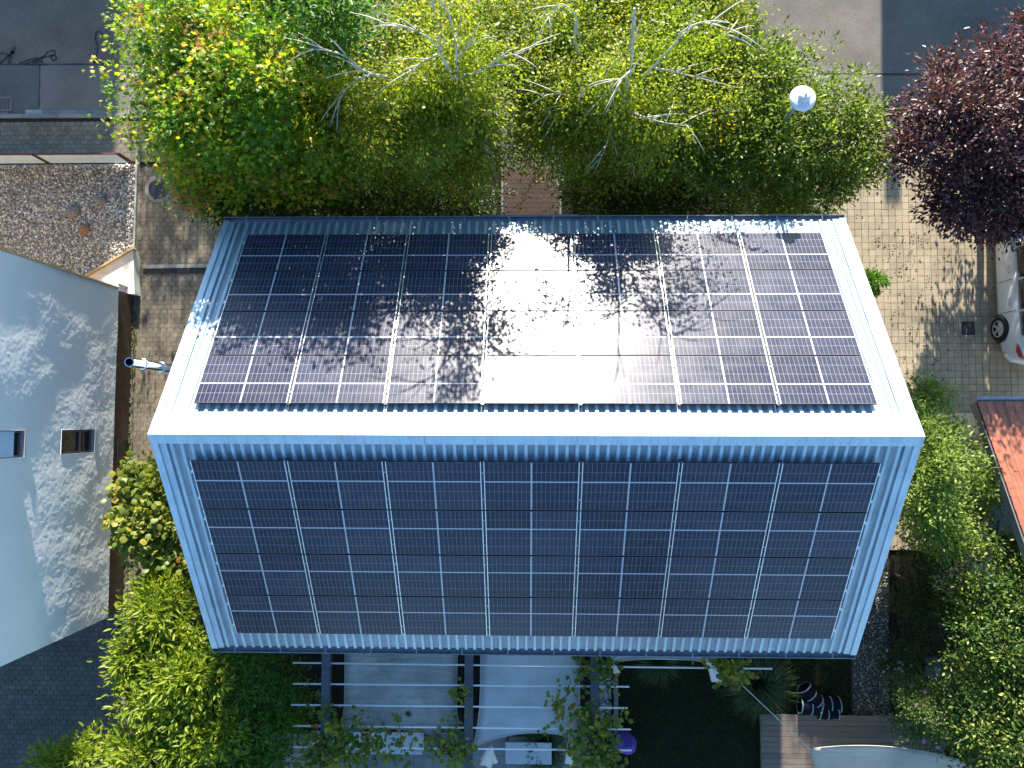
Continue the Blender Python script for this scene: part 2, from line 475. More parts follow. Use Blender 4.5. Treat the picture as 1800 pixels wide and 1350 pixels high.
# ------------------------------------------------------------------ foliage
def T_ovate():
    V = np.array([(0, 0, 0), (.3, .24, .07), (.7, .19, .06), (1, 0, -.04), (.7, -.19, .06), (.3, -.24, .07)], float)
    return V, [np.array([(0, 1, 2, 3), (0, 3, 4, 5)])]
def T_lance():
    V = np.array([(0, 0, 0), (.35, .15, .05), (.7, .13, .03), (1, 0, -.1), (.7, -.13, .03), (.35, -.15, .05)], float)
    return V, [np.array([(0, 1, 2, 3), (0, 3, 4, 5)])]
def T_small():
    V = np.array([(0, 0, 0), (.42, .36, .06), (1, 0, 0), (.42, -.36, .06)], float)
    return V, [np.array([(0, 1, 2), (0, 2, 3)])]
def T_maple():
    pol = [(0, 1.0), (22, .52), (50, .88), (80, .42), (112, .62), (160, .2), (200, .2), (248, .62), (280, .42), (310, .88), (338, .52)]
    V = [(.3, 0, .05)] + [(.3 + .62 * r * math.cos(math.radians(a)), .62 * r * math.sin(math.radians(a)), -.06 * r) for a, r in pol]
    n = len(pol)
    return np.array(V, float), [np.array([(0, i + 1, (i + 1) % n + 1) for i in range(n)])]
def T_round():
    V = [(.45, 0, .06)] + [(.45 + (.5 + .07 * ((k % 2) * 2 - 1)) * math.cos(2 * math.pi * k / 8), .5 * math.sin(2 * math.pi * k / 8), -.04) for k in range(8)]
    return np.array(V, float), [np.array([(0, i + 1, (i + 1) % 8 + 1) for i in range(8)])]
TPL = dict(ovate=T_ovate(), lance=T_lance(), small=T_small(), maple=T_maple(), round=T_round())

def leaves(P, axis, nrm, size, tpl):
    """leaf geometry for positions P, growth axes, normals"""
    V0, F0 = TPL[tpl]
    axis = axis / (np.linalg.norm(axis, axis=1, keepdims=True) + 1e-9)
    side = np.cross(nrm, axis); side /= (np.linalg.norm(side, axis=1, keepdims=True) + 1e-9)
    up = np.cross(axis, side)
    n, k = len(P), len(V0)
    V = P[:, None, :] + size[:, None, None] * (V0[None, :, 0:1] * axis[:, None, :] + V0[None, :, 1:2] * side[:, None, :] + V0[None, :, 2:3] * up[:, None, :])
    off = (np.arange(n) * k)[:, None, None]
    F = [(f[None] + off).reshape(-1, f.shape[1]) for f in F0]
    per = sum(len(f) for f in F0)
    return V.reshape(-1, 3), F, per

def clump_points(g, blobs, n, shell=.45, clear=None, boughs=0, spread=.36):
    """clump centres spread through the union of ellipsoid blobs, denser to the outside"""
    if boughs:                            # leaf clumps gather round the ends of boughs, with gaps between
        Bp, Bo = clump_points(g, blobs, boughs, .62)
        k = g.integers(0, boughs, n)
        q = (.55 + .9 * g.random(boughs))[k][:, None] * spread
        P = Bp[k] + g.normal(size=(n, 3)) * q * np.array([1, 1, .5]) - Bo[k] * np.abs(g.normal(size=(n, 1))) * q * .8
        nf = n // 4                       # thin inner filling
        P[:nf], Bi = clump_points(g, blobs, nf, .1)
        out = Bo[k]
        Cb = np.array([b[0] for b in blobs]); Rb = np.array([b[1:4] for b in blobs])
        near = np.min(np.linalg.norm((P[:, None] - Cb[None]) / Rb[None], axis=2), axis=1) < 1.22
        P, out = P[near], out[near]
        if clear is not None:
            c = clear(P); P, out = P[c], out[c]
        return P, out
    vol = np.array([b[1] * b[2] * b[3] for b in blobs]) ** .67
    idx = g.choice(len(blobs), n, p=vol / vol.sum())
    d = g.normal(size=(n, 3)); d /= np.linalg.norm(d, axis=1, keepdims=True)
    d[:, 2] = np.where(d[:, 2] < -.45, -d[:, 2] * .6, d[:, 2])
    r = shell + (1.03 - shell) * g.random(n) ** .6
    r *= 1 + .12 * np.sin(d[:, 0] * 5 + idx) * np.cos(d[:, 1] * 4 + 2 * idx)
    C = np.array([b[0] for b in blobs], float)[idx]; Rr = np.array([b[1:4] for b in blobs], float)[idx]
    P = C + d * r[:, None] * Rr
    out = d
    if clear is not None:
        k = clear(P); P, out = P[k], out[k]
    return P, out

def foliage(name, blobs, nclump, per, tpl, size, sig, mat, parent, seed, flat=.55, droop=0.0, rosette=0.0, up=1.0,
            shell=.45, clear=None, boughs=0, spread=.36, sprigs=0, tone_sh=.0, sprig_len=.7, kind=None, tone_c=.35):
    g = np.random.default_rng(seed)
    C, out = clump_points(g, blobs, nclump, shell, clear, boughs, spread)
    m = len(C)
    cs = sig * (.6 + .8 * g.random(m))
    cnt = np.maximum(3, (per * (.4 + 1.2 * g.random(m)) * (cs / sig) ** 1.5)).astype(int)
    ii = np.repeat(np.arange(m), cnt)
    n = len(ii)
    off = g.normal(size=(n, 3)) * np.array([1, 1, flat])
    if droop: off[:, 2] = -np.abs(off[:, 2]) * droop / max(flat, .1)
    P = C[ii] + off * cs[ii][:, None]
    ctone = g.normal(size=m) * .5
    tonev = .42 + tone_c * ctone[ii] * .5 + .17 * g.normal(size=n)
    axis = off * np.array([1, 1, .6]) + out[ii] * .6 + g.normal(size=(n, 3)) * .5
    if rosette: axis = off + np.array([0, 0, .25]) + g.normal(size=(n, 3)) * .15
    # sprigs: twigs that stick out of the outline, leaves along them
    tw = MB()
    if sprigs:
        k = g.choice(m, min(sprigs, m), replace=False)
        for j in k:
            d = out[j] + np.array([0, 0, .1]) + g.normal(size=3) * .35; d /= np.linalg.norm(d)
            L = sprig_len * (.5 + g.random()); q = int(10 + per * .35)
            tt = g.random(q) * L
            bend = np.array([0, 0, -.25]) * (tt ** 2)[:, None]
            ln_ = [C[j] + d * q_ + np.array([0, 0, -.25]) * q_ * q_ for q_ in (-.45, -.1, L * .5, L)]
            if clear is None or clear(np.array(ln_)).all(): tw.tube(ln_, [.012, .009, .006, .003], 4)
            pp = C[j] + d * tt[:, None] + bend + g.normal(size=(q, 3)) * size * .7
            if clear is not None:
                kk = clear(pp); pp = pp[kk]; q = len(pp)
                if q == 0: continue
            P = np.vstack([P, pp]); axis = np.vstack([axis, d + g.normal(size=(q, 3)) * .7])
            tonev = np.concatenate([tonev, .5 + .2 * g.normal(size=q)])
    if clear is not None:
        k = clear(P); P, axis, tonev = P[k], axis[k], tonev[k]
    n = len(P)
    if droop: axis[:, 2] -= .8
    nrm = np.array([0, .65, .8 * up]) + g.normal(size=(n, 3)) * .6
    sz = size * (.65 + .6 * g.random(n))
    V, F, pf = leaves(P, axis, nrm, sz, tpl)
    tonev = np.clip(tonev + tone_sh, 0, 1)
    fo = np.repeat(tonev, pf) if len(F) == 1 else np.concatenate([np.repeat(tonev, len(f) // n) for f in F])
    org = np.array(ORG[parent.name]) if parent is not None else np.zeros(3)
    o = link_mesh(name, fast_mesh(name, V - org, F, mat, fo), parent)
    if tw.v and parent is not None: tw.build('twigs', M['bark'], parent, kind='stuff')
    if kind: o['kind'] = kind
    return o, C

def curve_pts(a, b, sag=0.0, n=6, wob=0.0, g=None):
    a = Vector(a); b = Vector(b); L = (b - a).length
    pts = []
    for i in range(n + 1):
        t = i / n
        p = a.lerp(b, t); p.z += sag * 4 * t * (1 - t)
        if wob and 0 < i < n:
            p += Vector((g.uniform(-1, 1), g.uniform(-1, 1), g.uniform(-.5, .5))) * wob * L
        pts.append(p)
    return pts

def tree(name, label, base, blobs, spec, bark, group=None, trunk_r=.12, top=None, limbs=9, lean=(0, 0), cat='tree', seed=1, crown_name='crown'):
    """thing > trunk, branch (each limb), crown"""
    g = random.Random(seed)
    b = Vector(base)
    if top is None:                       # stand under the middle of the crown
        wts = [x[1] * x[2] * x[3] for x in blobs]
        b = Vector((sum(x[0][0] * q for x, q in zip(blobs, wts)) / sum(wts), sum(x[0][1] * q for x, q in zip(blobs, wts)) / sum(wts), base[2]))
        b.y = max(b.y, Yclear + .15) if abs(b.x - RX) < HL + .3 and b.y > 0 else b.y
    root = empty(name, b, label, cat, group)
    cz = max(x[0][2] + x[3] * .4 for x in blobs)
    tp = Vector(top) if top is not None else Vector((b.x + lean[0], b.y + lean[1], cz))
    tr = MB(); pts = curve_pts(b - Vector((0, 0, .12)), tp, 0, 8, .012, g)
    tr.tube(pts, [trunk_r * (1.25 if i == 0 else 1) * (1 - .8 * i / 8) for i in range(9)], 8)
    tr.build('trunk', bark, root, smooth=True)
    f, C = foliage(crown_name, blobs, mat=M[spec.pop('mat')], parent=root, seed=seed, **spec)
    ks = list(range(len(C))); g.shuffle(ks)
    for k in ks[:limbs]:
        c = Vector(C[k])
        t = g.uniform(.3, .9)
        s = pts[min(8, int(t * 8))]
        m = MB(); pp = curve_pts(s, c, .06 * (c - s).length, 5, .05, g)
        r0 = trunk_r * (1 - .7 * t) * .6
        m.tube(pp, [r0 * (1 - .75 * i / 5) for i in range(6)], 6)
        for q in range(3):
            p0 = pp[g.randint(2, 5)]; e = p0 + Vector((g.uniform(-.5, .5), g.uniform(-.5, .5), g.uniform(-.1, .4)))
            m.tube(curve_pts(p0, e, .03, 3), [r0 * .4, r0 * .3, r0 * .2, r0 * .1], 4)
        m.build('branch', bark, root, smooth=True)
    return root, C
# ------------------------------------------------------------------ setting: ground, road, kerb
def atx(u, v, X):
    """height at which a sight line meets the plane x = X"""
    z = 1.0
    for _ in range(30):
        p = at(u, v, z); q = at(u, v, z + .01)
        z += (X - p.x) / ((q.x - p.x) / .01)
    return at(u, v, z)
def struct(name, mb, mat, parent=None, kind='structure', **k):
    o = mb.build(name, mat, parent, **k)
    if parent is None: o['kind'] = kind
    return o
def poly2(px, z=0): return [tuple(at(u, v, z))[:2] for u, v in px]

struct('ground', MB().prism([(-300, -300), (300, -300), (300, 300), (-300, 300)], -.6, -.19), M['soil'])
struct('garden_soil', MB().prism([(-40, -40), (40, -40), (40, 8.58), (-40, 8.58)], -.3, -.05), M['soil'])
KL, KR = at(100, 203.5, 0), at(1560, 199, 0)
KD = (KR - KL).normalized(); KN = Vector((-KD.y, KD.x, 0))
def kp(s, o, z=0):
    p = KL + KD * s + KN * o; return Vector((p.x, p.y, z))
def kquad(s0, s1, o0, o1): return [tuple(kp(s, o))[:2] for s, o in ((s0, o0), (s1, o0), (s1, o1), (s0, o1))]
struct('road', MB().prism(kquad(-40, 60, .06, 6.7), -.3, -.1), M['asphalt'])
sl = (at(70, 150, -.1) - KL).dot(KD)
seam = (at(70, 113, -.1) - KL).dot(KN); seamR = (at(1500, 130, -.1) - KL).dot(KN)
struct('road_repair_strip', MB().prism([tuple(kp(sl, .23))[:2], tuple(kp(60, .23))[:2], tuple(kp(60, seamR))[:2], tuple(kp(sl, seam))[:2]], -.12, -.096), M['asphalt_patch'])
struct('road_repair_patch', MB().prism(kquad(-40, sl - .02, .23, seam), -.12, -.096), M['asphalt_dark'])
def ribbon(pts, wd, z, h=.006):
    m = MB(); P = [Vector((p[0], p[1], 0)) for p in pts]
    L, R_ = [], []
    for i, p in enumerate(P):
        t = (P[min(i + 1, len(P) - 1)] - P[max(i - 1, 0)]).normalized(); n = Vector((-t.y, t.x, 0))
        ww = wd * (1 + .5 * math.sin(i * 2.1)) / 2
        L.append(p + n * ww); R_.append(p - n * ww)
    k = len(P)
    vs = [(q.x, q.y, z) for q in L + R_] + [(q.x, q.y, z + h) for q in L + R_]
    for i in range(k - 1):
        m_f = [(2 * k + i, 2 * k + i + 1, 3 * k + i + 1, 3 * k + i)]
        m.f += [tuple(f) for f in m_f]
        m.f += [(i, i + 1, 2 * k + i + 1, 2 * k + i), (k + i + 1, k + i, 3 * k + i, 3 * k + i + 1)]
    m.v = vs
    return m
def pxl(pts, z): return [tuple(at(u, v, z))[:2] for u, v in pts]
def dense(pts, n=4):
    out = []
    for i in range(len(pts) - 1):
        p0, p1, p2, p3 = [np.array(pts[max(0, min(len(pts) - 1, i + k))], float) for k in (-1, 0, 1, 2)]
        for j in range(n):
            t = j / n
            out.append(tuple(.5 * ((2 * p1) + (-p0 + p2) * t + (2 * p0 - 5 * p1 + 4 * p2 - p3) * t * t + (-p0 + 3 * p1 - 3 * p2 + p3) * t ** 3)))
    out.append(tuple(pts[-1])); return out
for pts, wd in (([(-60, 113), (70, 113.5), (160, 113), (250, 113), (600, 118), (1100, 125), (1500, 130), (1800, 132)], .045),
            ([(70, 114), (70, 150), (69, 190)], .03),
            ([(0, 112), (14, 100), (24, 88), (25, 82)], .09), ([(-20, 102), (-4, 95), (8, 94), (18, 98)], .05), ([(16, 112), (20, 98), (24, 90)], .09),
            ([(34, 112), (52, 105), (70, 102), (85, 99), (97, 98), (99, 104), (94, 107), (90, 102), (92, 97)], .05),
            ([(44, 112), (60, 107), (76, 101), (82, 93), (92, 89), (97, 91), (93, 98)], .045), ([(58, 112), (66, 108), (76, 108)], .09),
            ([(165, 112), (169, 100), (172, 82), (168, 70), (169, 60), (173, 55), (179, 59), (181, 65)], .05)):
    struct('tar_line', ribbon(dense(pxl(pts, -.1)), wd, -.1), M['tar'])
cb = empty('curb', kp(0, 0), kind='structure')
for i in range(-16, 36):
    MB().prism([tuple(p)[:2] for p in (kp(i * 1.0 + .004, -.06), kp(i * 1.0 + .996, -.06), kp(i * 1.0 + .996, .055), kp(i * 1.0 + .004, .055))], -.25, .012).build('curb_stone', M['curb'], cb)
gs = empty('gutter_strip', kp(0, .15), kind='structure')
sr = (at(1490, 190, -.1) - KL).dot(KD)
s0 = -6.0
pale0, pale1 = (at(24, 195, -.1) - KL).dot(KD), (at(79, 195, -.1) - KL).dot(KD)
while s0 < sr:
    mt = M['gutter_pale'] if pale0 - .2 <= s0 < pale1 - .1 else M['curb']
    if not (at(22, 190, -.1) - KL).dot(KD) - .6 < s0 < (at(22, 190, -.1) - KL).dot(KD) - .1:
        MB().prism([tuple(p)[:2] for p in (kp(s0 + .005, .06), kp(s0 + .495, .06), kp(s0 + .495, .22), kp(s0 + .005, .22))], -.2, -.092).build('gutter_slab', mt, gs)
    s0 += .5
while s0 < 30:
    j = rnd.uniform(-.004, .004)
    MB().prism([tuple(p)[:2] for p in (kp(s0 + .006, .06), kp(s0 + .094, .06), kp(s0 + .094, .215), kp(s0 + .006, .215))], -.2, -.092 + j).build('brick', M['red_brick'], gs)
    s0 += .1

# ------------------------------------------------------------------ paved surfaces, piece by piece
def paver_dt(px, py, wob=.0075):
    """double-T paver outline: straight heads, wavy long sides"""
    g = .0028
    w_, h_ = px / 2 - g, py / 2 - g
    top = [(-w_, -wob), (-px * .29, -wob), (-px * .23, wob), (px * .23, wob), (px * .29, -wob), (w_, -wob)]
    out = [(x, h_ + y) for x, y in top[::-1]] + [(x, -h_ - y) for x, y in top]
    # clockwise fix: right-top to left-top, then left-bottom to right-bottom
    return out
def paver_mesh(outline, th=.06, bev=.004):
    m = MB(); n = len(outline)
    ar = sum(outline[i][0] * outline[(i + 1) % n][1] - outline[(i + 1) % n][0] * outline[i][1] for i in range(n))
    if ar < 0: outline = outline[::-1]
    k = 1 - bev / max(abs(p[0]) for p in outline)
    vs = [(x, y, -th) for x, y in outline] + [(x, y, -bev) for x, y in outline] + [(x * k, y * k, 0) for x, y in outline]
    fs = [tuple(range(2 * n, 3 * n))]
    for a in (0, n):
        fs += [(a + i, a + (i + 1) % n, a + n + (i + 1) % n, a + n + i) for i in range(n)]
    return m.add(vs, fs)
def pave(name, spots, outline, mat, prefer, zt=0.0, jit=.004, lim=300):
    """a paved surface: the preferred pieces singly, the rest joined"""
    root = empty(name, (spots[0][0], spots[0][1], 0), kind='structure')
    spots = sorted(spots, key=prefer)
    pm = paver_mesh(outline); me = pm.mesh('paver', mat)
    for x, y in spots[:lim]:
        o = link_mesh('paver', me, root); o.location = (x - spots_o(root).x, y - spots_o(root).y, zt + rnd.uniform(-jit, jit * .3))
        o.rotation_euler = (rnd.uniform(-.012, .012), rnd.uniform(-.012, .012), rnd.uniform(-.01, .01))
    if len(spots) > lim:
        m = MB()
        for x, y in spots[lim:]:
            zz = zt + rnd.uniform(-jit, jit * .3); tx, ty = rnd.uniform(-.012, .012), rnd.uniform(-.012, .012)
            m.add([(x + a, y + b, zz + c + a * tx + b * ty) for a, b, c in pm.v], pm.f)
        o = m.build('pavers', mat, root); o['kind'] = 'stuff'
    return root
def spots_o(r): return ORG[r.name]
def grid_dt(regs, px, py):
    out = []
    for (x0, x1, y0, y1) in regs:
        j = 0; y = y0
        while y < y1:
            x = x0 + (px / 2 if j % 2 else 0)
            while x < x1: out.append((x, y)); x += px
            y += py; j += 1
    return out
PX, PY = .196, .132
dt = paver_dt(PX, PY)
X0 = at(237, 505, 0).x
struct('passage_bed', MB().prism([(X0, -9.9), (-7.2, -9.9), (-7.2, 7.4), (X0, 7.4)], -.2, -.03), M['joint'])
pave('side_passage', grid_dt([(X0 - .02, -8.0, -1.5, 7.3), (X0 - .02, -9.3, -9.7, -1.5 - PY)], PX, PY), dt, M['paver_grey'],
     lambda p: (abs(p[1] - 1.0) + abs(p[0] + 10.3) * .8))
fy0 = at(100, 288, 0).y
struct('sidewalk_bed', MB().prism([(-20, 7.43), (-4, 7.43), tuple(kp(10, -.07))[:2], tuple(kp(-8, -.07))[:2]], -.2, -.03), M['joint'])
pave('sidewalk', [p for p in grid_dt([(-15.9, -8.3, 7.5, 8.75)], PX, PY) if (Vector((p[0], p[1], 0)) - KL).dot(KN) < -.13], dt, M['paver_grey'], lambda p: p[0])
struct('yard_bed', MB().prism([(-20, -12), (X0 - .01, -12), (X0 - .01, -5.0), (-20, -5.0)], -.2, -.03), M['joint'])
pave('paved_yard', grid_dt([(-15.3, X0 - .05, -9.8, -5.1)], PX, PY), dt, M['paver_dark'], lambda p: abs(p[0] + 11.3) + abs(p[1] + 7))
QP = .187
sq = [(-QP / 2 + .004, -QP / 2 + .004), (QP / 2 - .004, -QP / 2 + .004), (QP / 2 - .004, QP / 2 - .004), (-QP / 2 + .004, QP / 2 - .004)]
struct('driveway_bed', MB().prism([(7.6, -3.4), (20, -3.4), (20, 8.7), (7.6, 8.7)], -.2, -.03), M['joint'])
dsp = [(8.0 + i * QP + rnd.uniform(-.002, .002), -3.3 + j * QP) for i in range(39) for j in range(64)]
dsp = [p for p in dsp if (Vector((p[0], p[1], 0)) - KL).dot(KN) < -.17]
pave('driveway', dsp, sq, M['paver_tan'], lambda p: abs(p[0] - 10.3) * 1.3 + abs(p[1] - 4.2) * .8, jit=.003)
# drain cover on the driveway
p = at(1702, 577, .005)
m = MB().box((p.x, p.y, -.02), (.3, .3, .06)); t_ = empty('yard_drain', (p.x, p.y, 0), 'small dark square drain cover in the shaded driveway beside the car', 'drain cover')
m.build('cover', M['iron'], t_); MB().box((p.x, p.y, -.02), (.36, .36, .05)).build('frame', M['black'], t_)
# manhole
p = at(279, 332, 0)
t_ = empty('manhole', p, 'round dark iron manhole cover set in a concrete ring in the side passage', 'manhole cover')
MB().lathe([(.0, .014), (.27, .014), (.285, .008), (.285, -.05)], p, 32).build('cover', M['iron'], t_)
MB().lathe([(.29, -.05), (.29, .011), (.39, .011), (.4, .004), (.4, -.05)], p, 32).build('ring', M['curb'], t_)
# gully grate on the road
p = at(4, 183, -.09)
t_ = empty('gully_grate', p, 'iron gully grate with parallel slots beside the kerb on the road', 'drain grate')
m = MB(); gw, gl = .55, .42
for s_ in (-1, 1):
    m.box((p.x + s_ * gw / 2, p.y, -.1), (.05, gl, .05)); m.box((p.x, p.y + s_ * (gl / 2 - .02), -.1), (gw - .05, .06, .05))
m.build('frame', M['drain_iron'], t_)
for k in range(8):
    MB().box((p.x - gw / 2 + .062 * (k + 1), p.y, -.1), (.026, gl - .1, .04)).build('bar', M['drain_iron'], t_)
MB().box((p.x, p.y, -.13), (gw + .05, gl + .05, .07 - .03)).build('shaft', M['black'], t_)

# gravel bed at the left with its edging
gx1 = X0 - .05
gpoly = [(-20, 3.4), (gx1, 3.4), (gx1, fy0 - .02), (-20, fy0 - .02)]
struct('gravel_bed', MB().prism(gpoly, -.2, .0), M['concrete'])
m, t, b = mat_new('pebbles')
rr = N(t, 'ShaderNodeNewGeometry').outputs['Random Per Island']
t.links.new(ramp(t, rr, [(0, (.14, .13, .12)), (.35, (.29, .275, .25)), (.7, (.43, .41, .375)), (1, (.66, .65, .62))]), b.inputs['Base Color'])
b.inputs['Roughness'].default_value = .8
M['pebble'] = m
def scatter_pebbles(name, n, region, r0, r1, mat, z=0.0, seed=3):
    g = np.random.default_rng(seed)
    V0 = np.array([(1, 0, 0), (.3, .95, 0), (-.8, .6, 0), (-.8, -.6, 0), (.3, -.95, 0), (.1, 0, .6), (.1, 0, -.6)], float)
    F0 = np.array([(i, (i + 1) % 5, 5) for i in range(5)] + [((i + 1) % 5, i, 6) for i in range(5)])
    P = region(g, n)
    a = g.random(n) * 2 * np.pi; s = r0 + (r1 - r0) * g.random(n) ** 2
    ca, sa = np.cos(a), np.sin(a)
    vx = V0[:, 0] * s[:, None] * (.8 + .5 * g.random(n))[:, None]; vy = V0[:, 1] * s[:, None]; vz = V0[:, 2] * s[:, None] * .8
    V = np.stack([vx * ca[:, None] - vy * sa[:, None] + P[:, 0:1], vx * sa[:, None] + vy * ca[:, None] + P[:, 1:2], vz + (z + s * .3 + g.random(n) * s * .6)[:, None] + vx * .25], -1)
    F = (F0[None] + (np.arange(n) * 7)[:, None, None]).reshape(-1, 3)
    o = link_mesh(name, fast_mesh(name, V.reshape(-1, 3), [F], mat)); o['kind'] = 'stuff'; return o
scatter_pebbles('gravel', 15000, lambda g, n: np.stack([-15.9 + (gx1 + 15.87) * g.random(n), 3.45 + (fy0 - 3.5) * g.random(n)], 1), .022, .05, M['pebble'])
t_ = empty('bed_edging', (gx1, 5.5, 0), 'low concrete edging between the gravel bed and the side passage', 'edging')
yy = 3.75
while yy < fy0 - .1:
    MB().box((gx1 + .035, yy + .5, -.03), (.05, .985, .26)).build('edging_stone', M['concrete'], t_); yy += 1.0
def rock(u, v, s, mat, label, seed, name='boulder'):
    p = at(u, v, .05); g = random.Random(seed); m = MB()
    pts = []
    for i in range(5):
        ph = -math.pi / 2 + math.pi * i / 4
        for k in range(8):
            a = 2 * math.pi * k / 8
            r = math.cos(ph) * (1 + g.uniform(-.22, .22))
            pts.append((p.x + s[0] * r * math.cos(a), p.y + s[1] * r * math.sin(a), .03 + s[2] * (math.sin(ph) + .4)))
    fs = [(i * 8 + k, i * 8 + (k + 1) % 8, (i + 1) * 8 + (k + 1) % 8, (i + 1) * 8 + k) for i in range(4) for k in range(8)]
    m.add(pts, fs); o = m.build(name, mat, bevel=.01); o.location = (0, 0, 0); tag(o, label, 'stone', 'stones on the gravel')
rock(128, 373, (.24, .16, .13), M['boulder'], 'largest grey stone lying on the gravel bed', 1)
rock(176, 354, (.17, .13, .14), M['boulder'], 'blocky bluish grey stone nearer the bright strip of gravel', 2)
rock(147, 404, (.17, .16, .10), M['sandstone'], 'reddish brown stone on the gravel below the grey ones', 4, 'sandstone')

# low fence along the sidewalk
fb = at(60, 288.5, 0).y
xs_posts = [at(90, 288, 0).x, at(233, 288, 0).x]
fr = empty('low_fence', (xs_posts[1], fb, 0), 'low white panel fence with dark red frame between gravel and sidewalk', 'fence')
FH = .74
xs = [-16.6, -15.2 - .45, xs_posts[0], xs_posts[1]]
for i in range(len(xs) - 1):
    a, b_ = xs[i] + .06, xs[i + 1] - .06
    MB().box(((a + b_) / 2, fb, FH / 2 + .04), (b_ - a, .02, FH - .1)).build('panel', M['fence_panel'], fr)
    MB().box(((a + b_) / 2, fb + .003, FH), (b_ - a, .05, .035)).build('top_rail', M['dark_rail'], fr)
for i, x in enumerate(xs[1:]):
    for dx in (-.045, .045) if i < 2 else (-.03, .04):
        MB().box((x + dx, fb, FH / 2), (.03, .05, FH + .02)).build('post', M['dark_rail'], fr)

# ------------------------------------------------------------------ neighbour's white house at the left
WX = -11.17; WN, WS = 3.62, -5.17
wh = empty('white_house', (-14.5, -.8, 0), 'white rendered house wall with brown plinth and dark windows at the left edge', 'house')
EZ = 5.75
m = MB(); ridge = EZ + 4 * .6
w1 = [at(108, 757, 0), at(167, 797, 0)]
A1, A2 = atx(108, 776, WX), atx(167, 776, WX)
B1, B2 = atx(-14, 780, WX), atx(44, 780, WX)
wy1 = (atx(137, 797, WX).y, atx(137, 755, WX).y); wy2 = (atx(20, 805, WX).y, atx(20, 757, WX).y)
open1 = (wy1[0], wy1[1], A2.z, A1.z); open2 = (wy2[0], wy2[1], B2.z, B1.z)
# wall sheet with two openings (strips round them), reveals .14 deep
def wall_rects(y0, y1, z0, z1, holes):
    ys = sorted({y0, y1, *[h[0] for h in holes], *[h[1] for h in holes]}); zs = sorted({z0, z1, *[h[2] for h in holes], *[h[3] for h in holes]})
    out = []
    for i in range(len(ys) - 1):
        for j in range(len(zs) - 1):
            cy_, cz_ = (ys[i] + ys[i + 1]) / 2, (zs[j] + zs[j + 1]) / 2
            if not any(h[0] < cy_ < h[1] and h[2] < cz_ < h[3] for h in holes): out.append((ys[i], ys[i + 1], zs[j], zs[j + 1]))
    return out
_tab = NR.random((6, 64, 64))
def vnoise(y, z, k, sc):
    y, z = np.asarray(y) * sc + 7.3, np.asarray(z) * sc + 3.1
    i, j = np.floor(y).astype(int), np.floor(z).astype(int); f, g_ = y - i, z - j
    f, g_ = f * f * (3 - 2 * f), g_ * g_ * (3 - 2 * g_); T = _tab[k]
    q = lambda a, b_: T[a % 64, b_ % 64]
    return (q(i, j) * (1 - f) + q(i + 1, j) * f) * (1 - g_) + (q(i, j + 1) * (1 - f) + q(i + 1, j + 1) * f) * g_ - .5
def rough_wall(y, z):
    """uneven hand-thrown plaster: broad waves and small lumps"""
    return .030 * vnoise(y, z, 0, .7) + .016 * vnoise(y, z, 1, 1.7) + .0038 * vnoise(y, z, 2, 6.0) + .0034 * vnoise(y, z, 3, 17.0)
for (a, b_, c, d) in wall_rects(WS, WN, .75, EZ, [open1, open2]):
    ny, nz = max(1, round((b_ - a) / .035)), max(1, round((d - c) / .035))
    Yg, Zg = np.meshgrid(np.linspace(a, b_, ny + 1), np.linspace(c, d, nz + 1))
    Xg = WX + rough_wall(Yg, Zg)
    w_ = ny + 1
    m.add(list(zip(Xg.ravel().tolist(), Yg.ravel().tolist(), Zg.ravel().tolist())), [(i * w_ + j, i * w_ + j + 1, (i + 1) * w_ + j + 1, (i + 1) * w_ + j) for i in range(nz) for j in range(ny)])
for (a, b_, c, d) in (open1, open2):
    q = WX - .16
    m.add([(WX, a, c), (WX, b_, c), (WX, b_, d), (WX, a, d), (q, a, c), (q, b_, c), (q, b_, d), (q, a, d)], [(0, 4, 5, 1), (1, 5, 6, 2), (2, 6, 7, 3), (3, 7, 4, 0)])
m.add([(WX, WN, .75), (-19, WN, .75), (-19, WN, EZ), (WX, WN, EZ), (WX, WS, .75), (-19, WS, .75), (-19, WS, EZ), (WX, WS, EZ), ],
      [(0, 1, 2, 3), (7, 6, 5, 4), (0, 4, 5, 1)])
m.build('wall', M['plaster'], wh)
MB().box(((-19 + WX - .02) / 2, (WN + WS) / 2, .37), (19 + WX - .02, WN - WS - .06, .8)).build('plinth', M['brown_plinth'], wh)
MB().box(((-19 + WX + .01) / 2, WN + .025, 3.25), (19 + WX + .03, .05, 5.0)).build('corner_board', M['timber_edge'], wh)
m = MB().add([(WX + .34, WN + .5, EZ + .0), (WX + .34, WS - .4, EZ), (-15.2, WS - .4, EZ + 2.6), (-15.2, WN + .5, EZ + 2.6), (-19.2, WN + .5, EZ), (-19.2, WS - .4, EZ),
              (WX + .34, WN + .5, EZ + .14), (WX + .34, WS - .4, EZ + .14), (-15.2, WS - .4, EZ + 2.75), (-15.2, WN + .5, EZ + 2.75), (-19.2, WN + .5, EZ + .14), (-19.2, WS - .4, EZ + .14)],
             [(0, 1, 2, 3), (3, 2, 5, 4), (7, 6, 9, 8), (8, 9, 10, 11), (0, 6, 7, 1), (0, 3, 9, 6), (3, 4, 10, 9), (1, 7, 8, 2), (2, 8, 11, 5), (4, 5, 11, 10)])
m.build('roof', M['zinc'], wh)
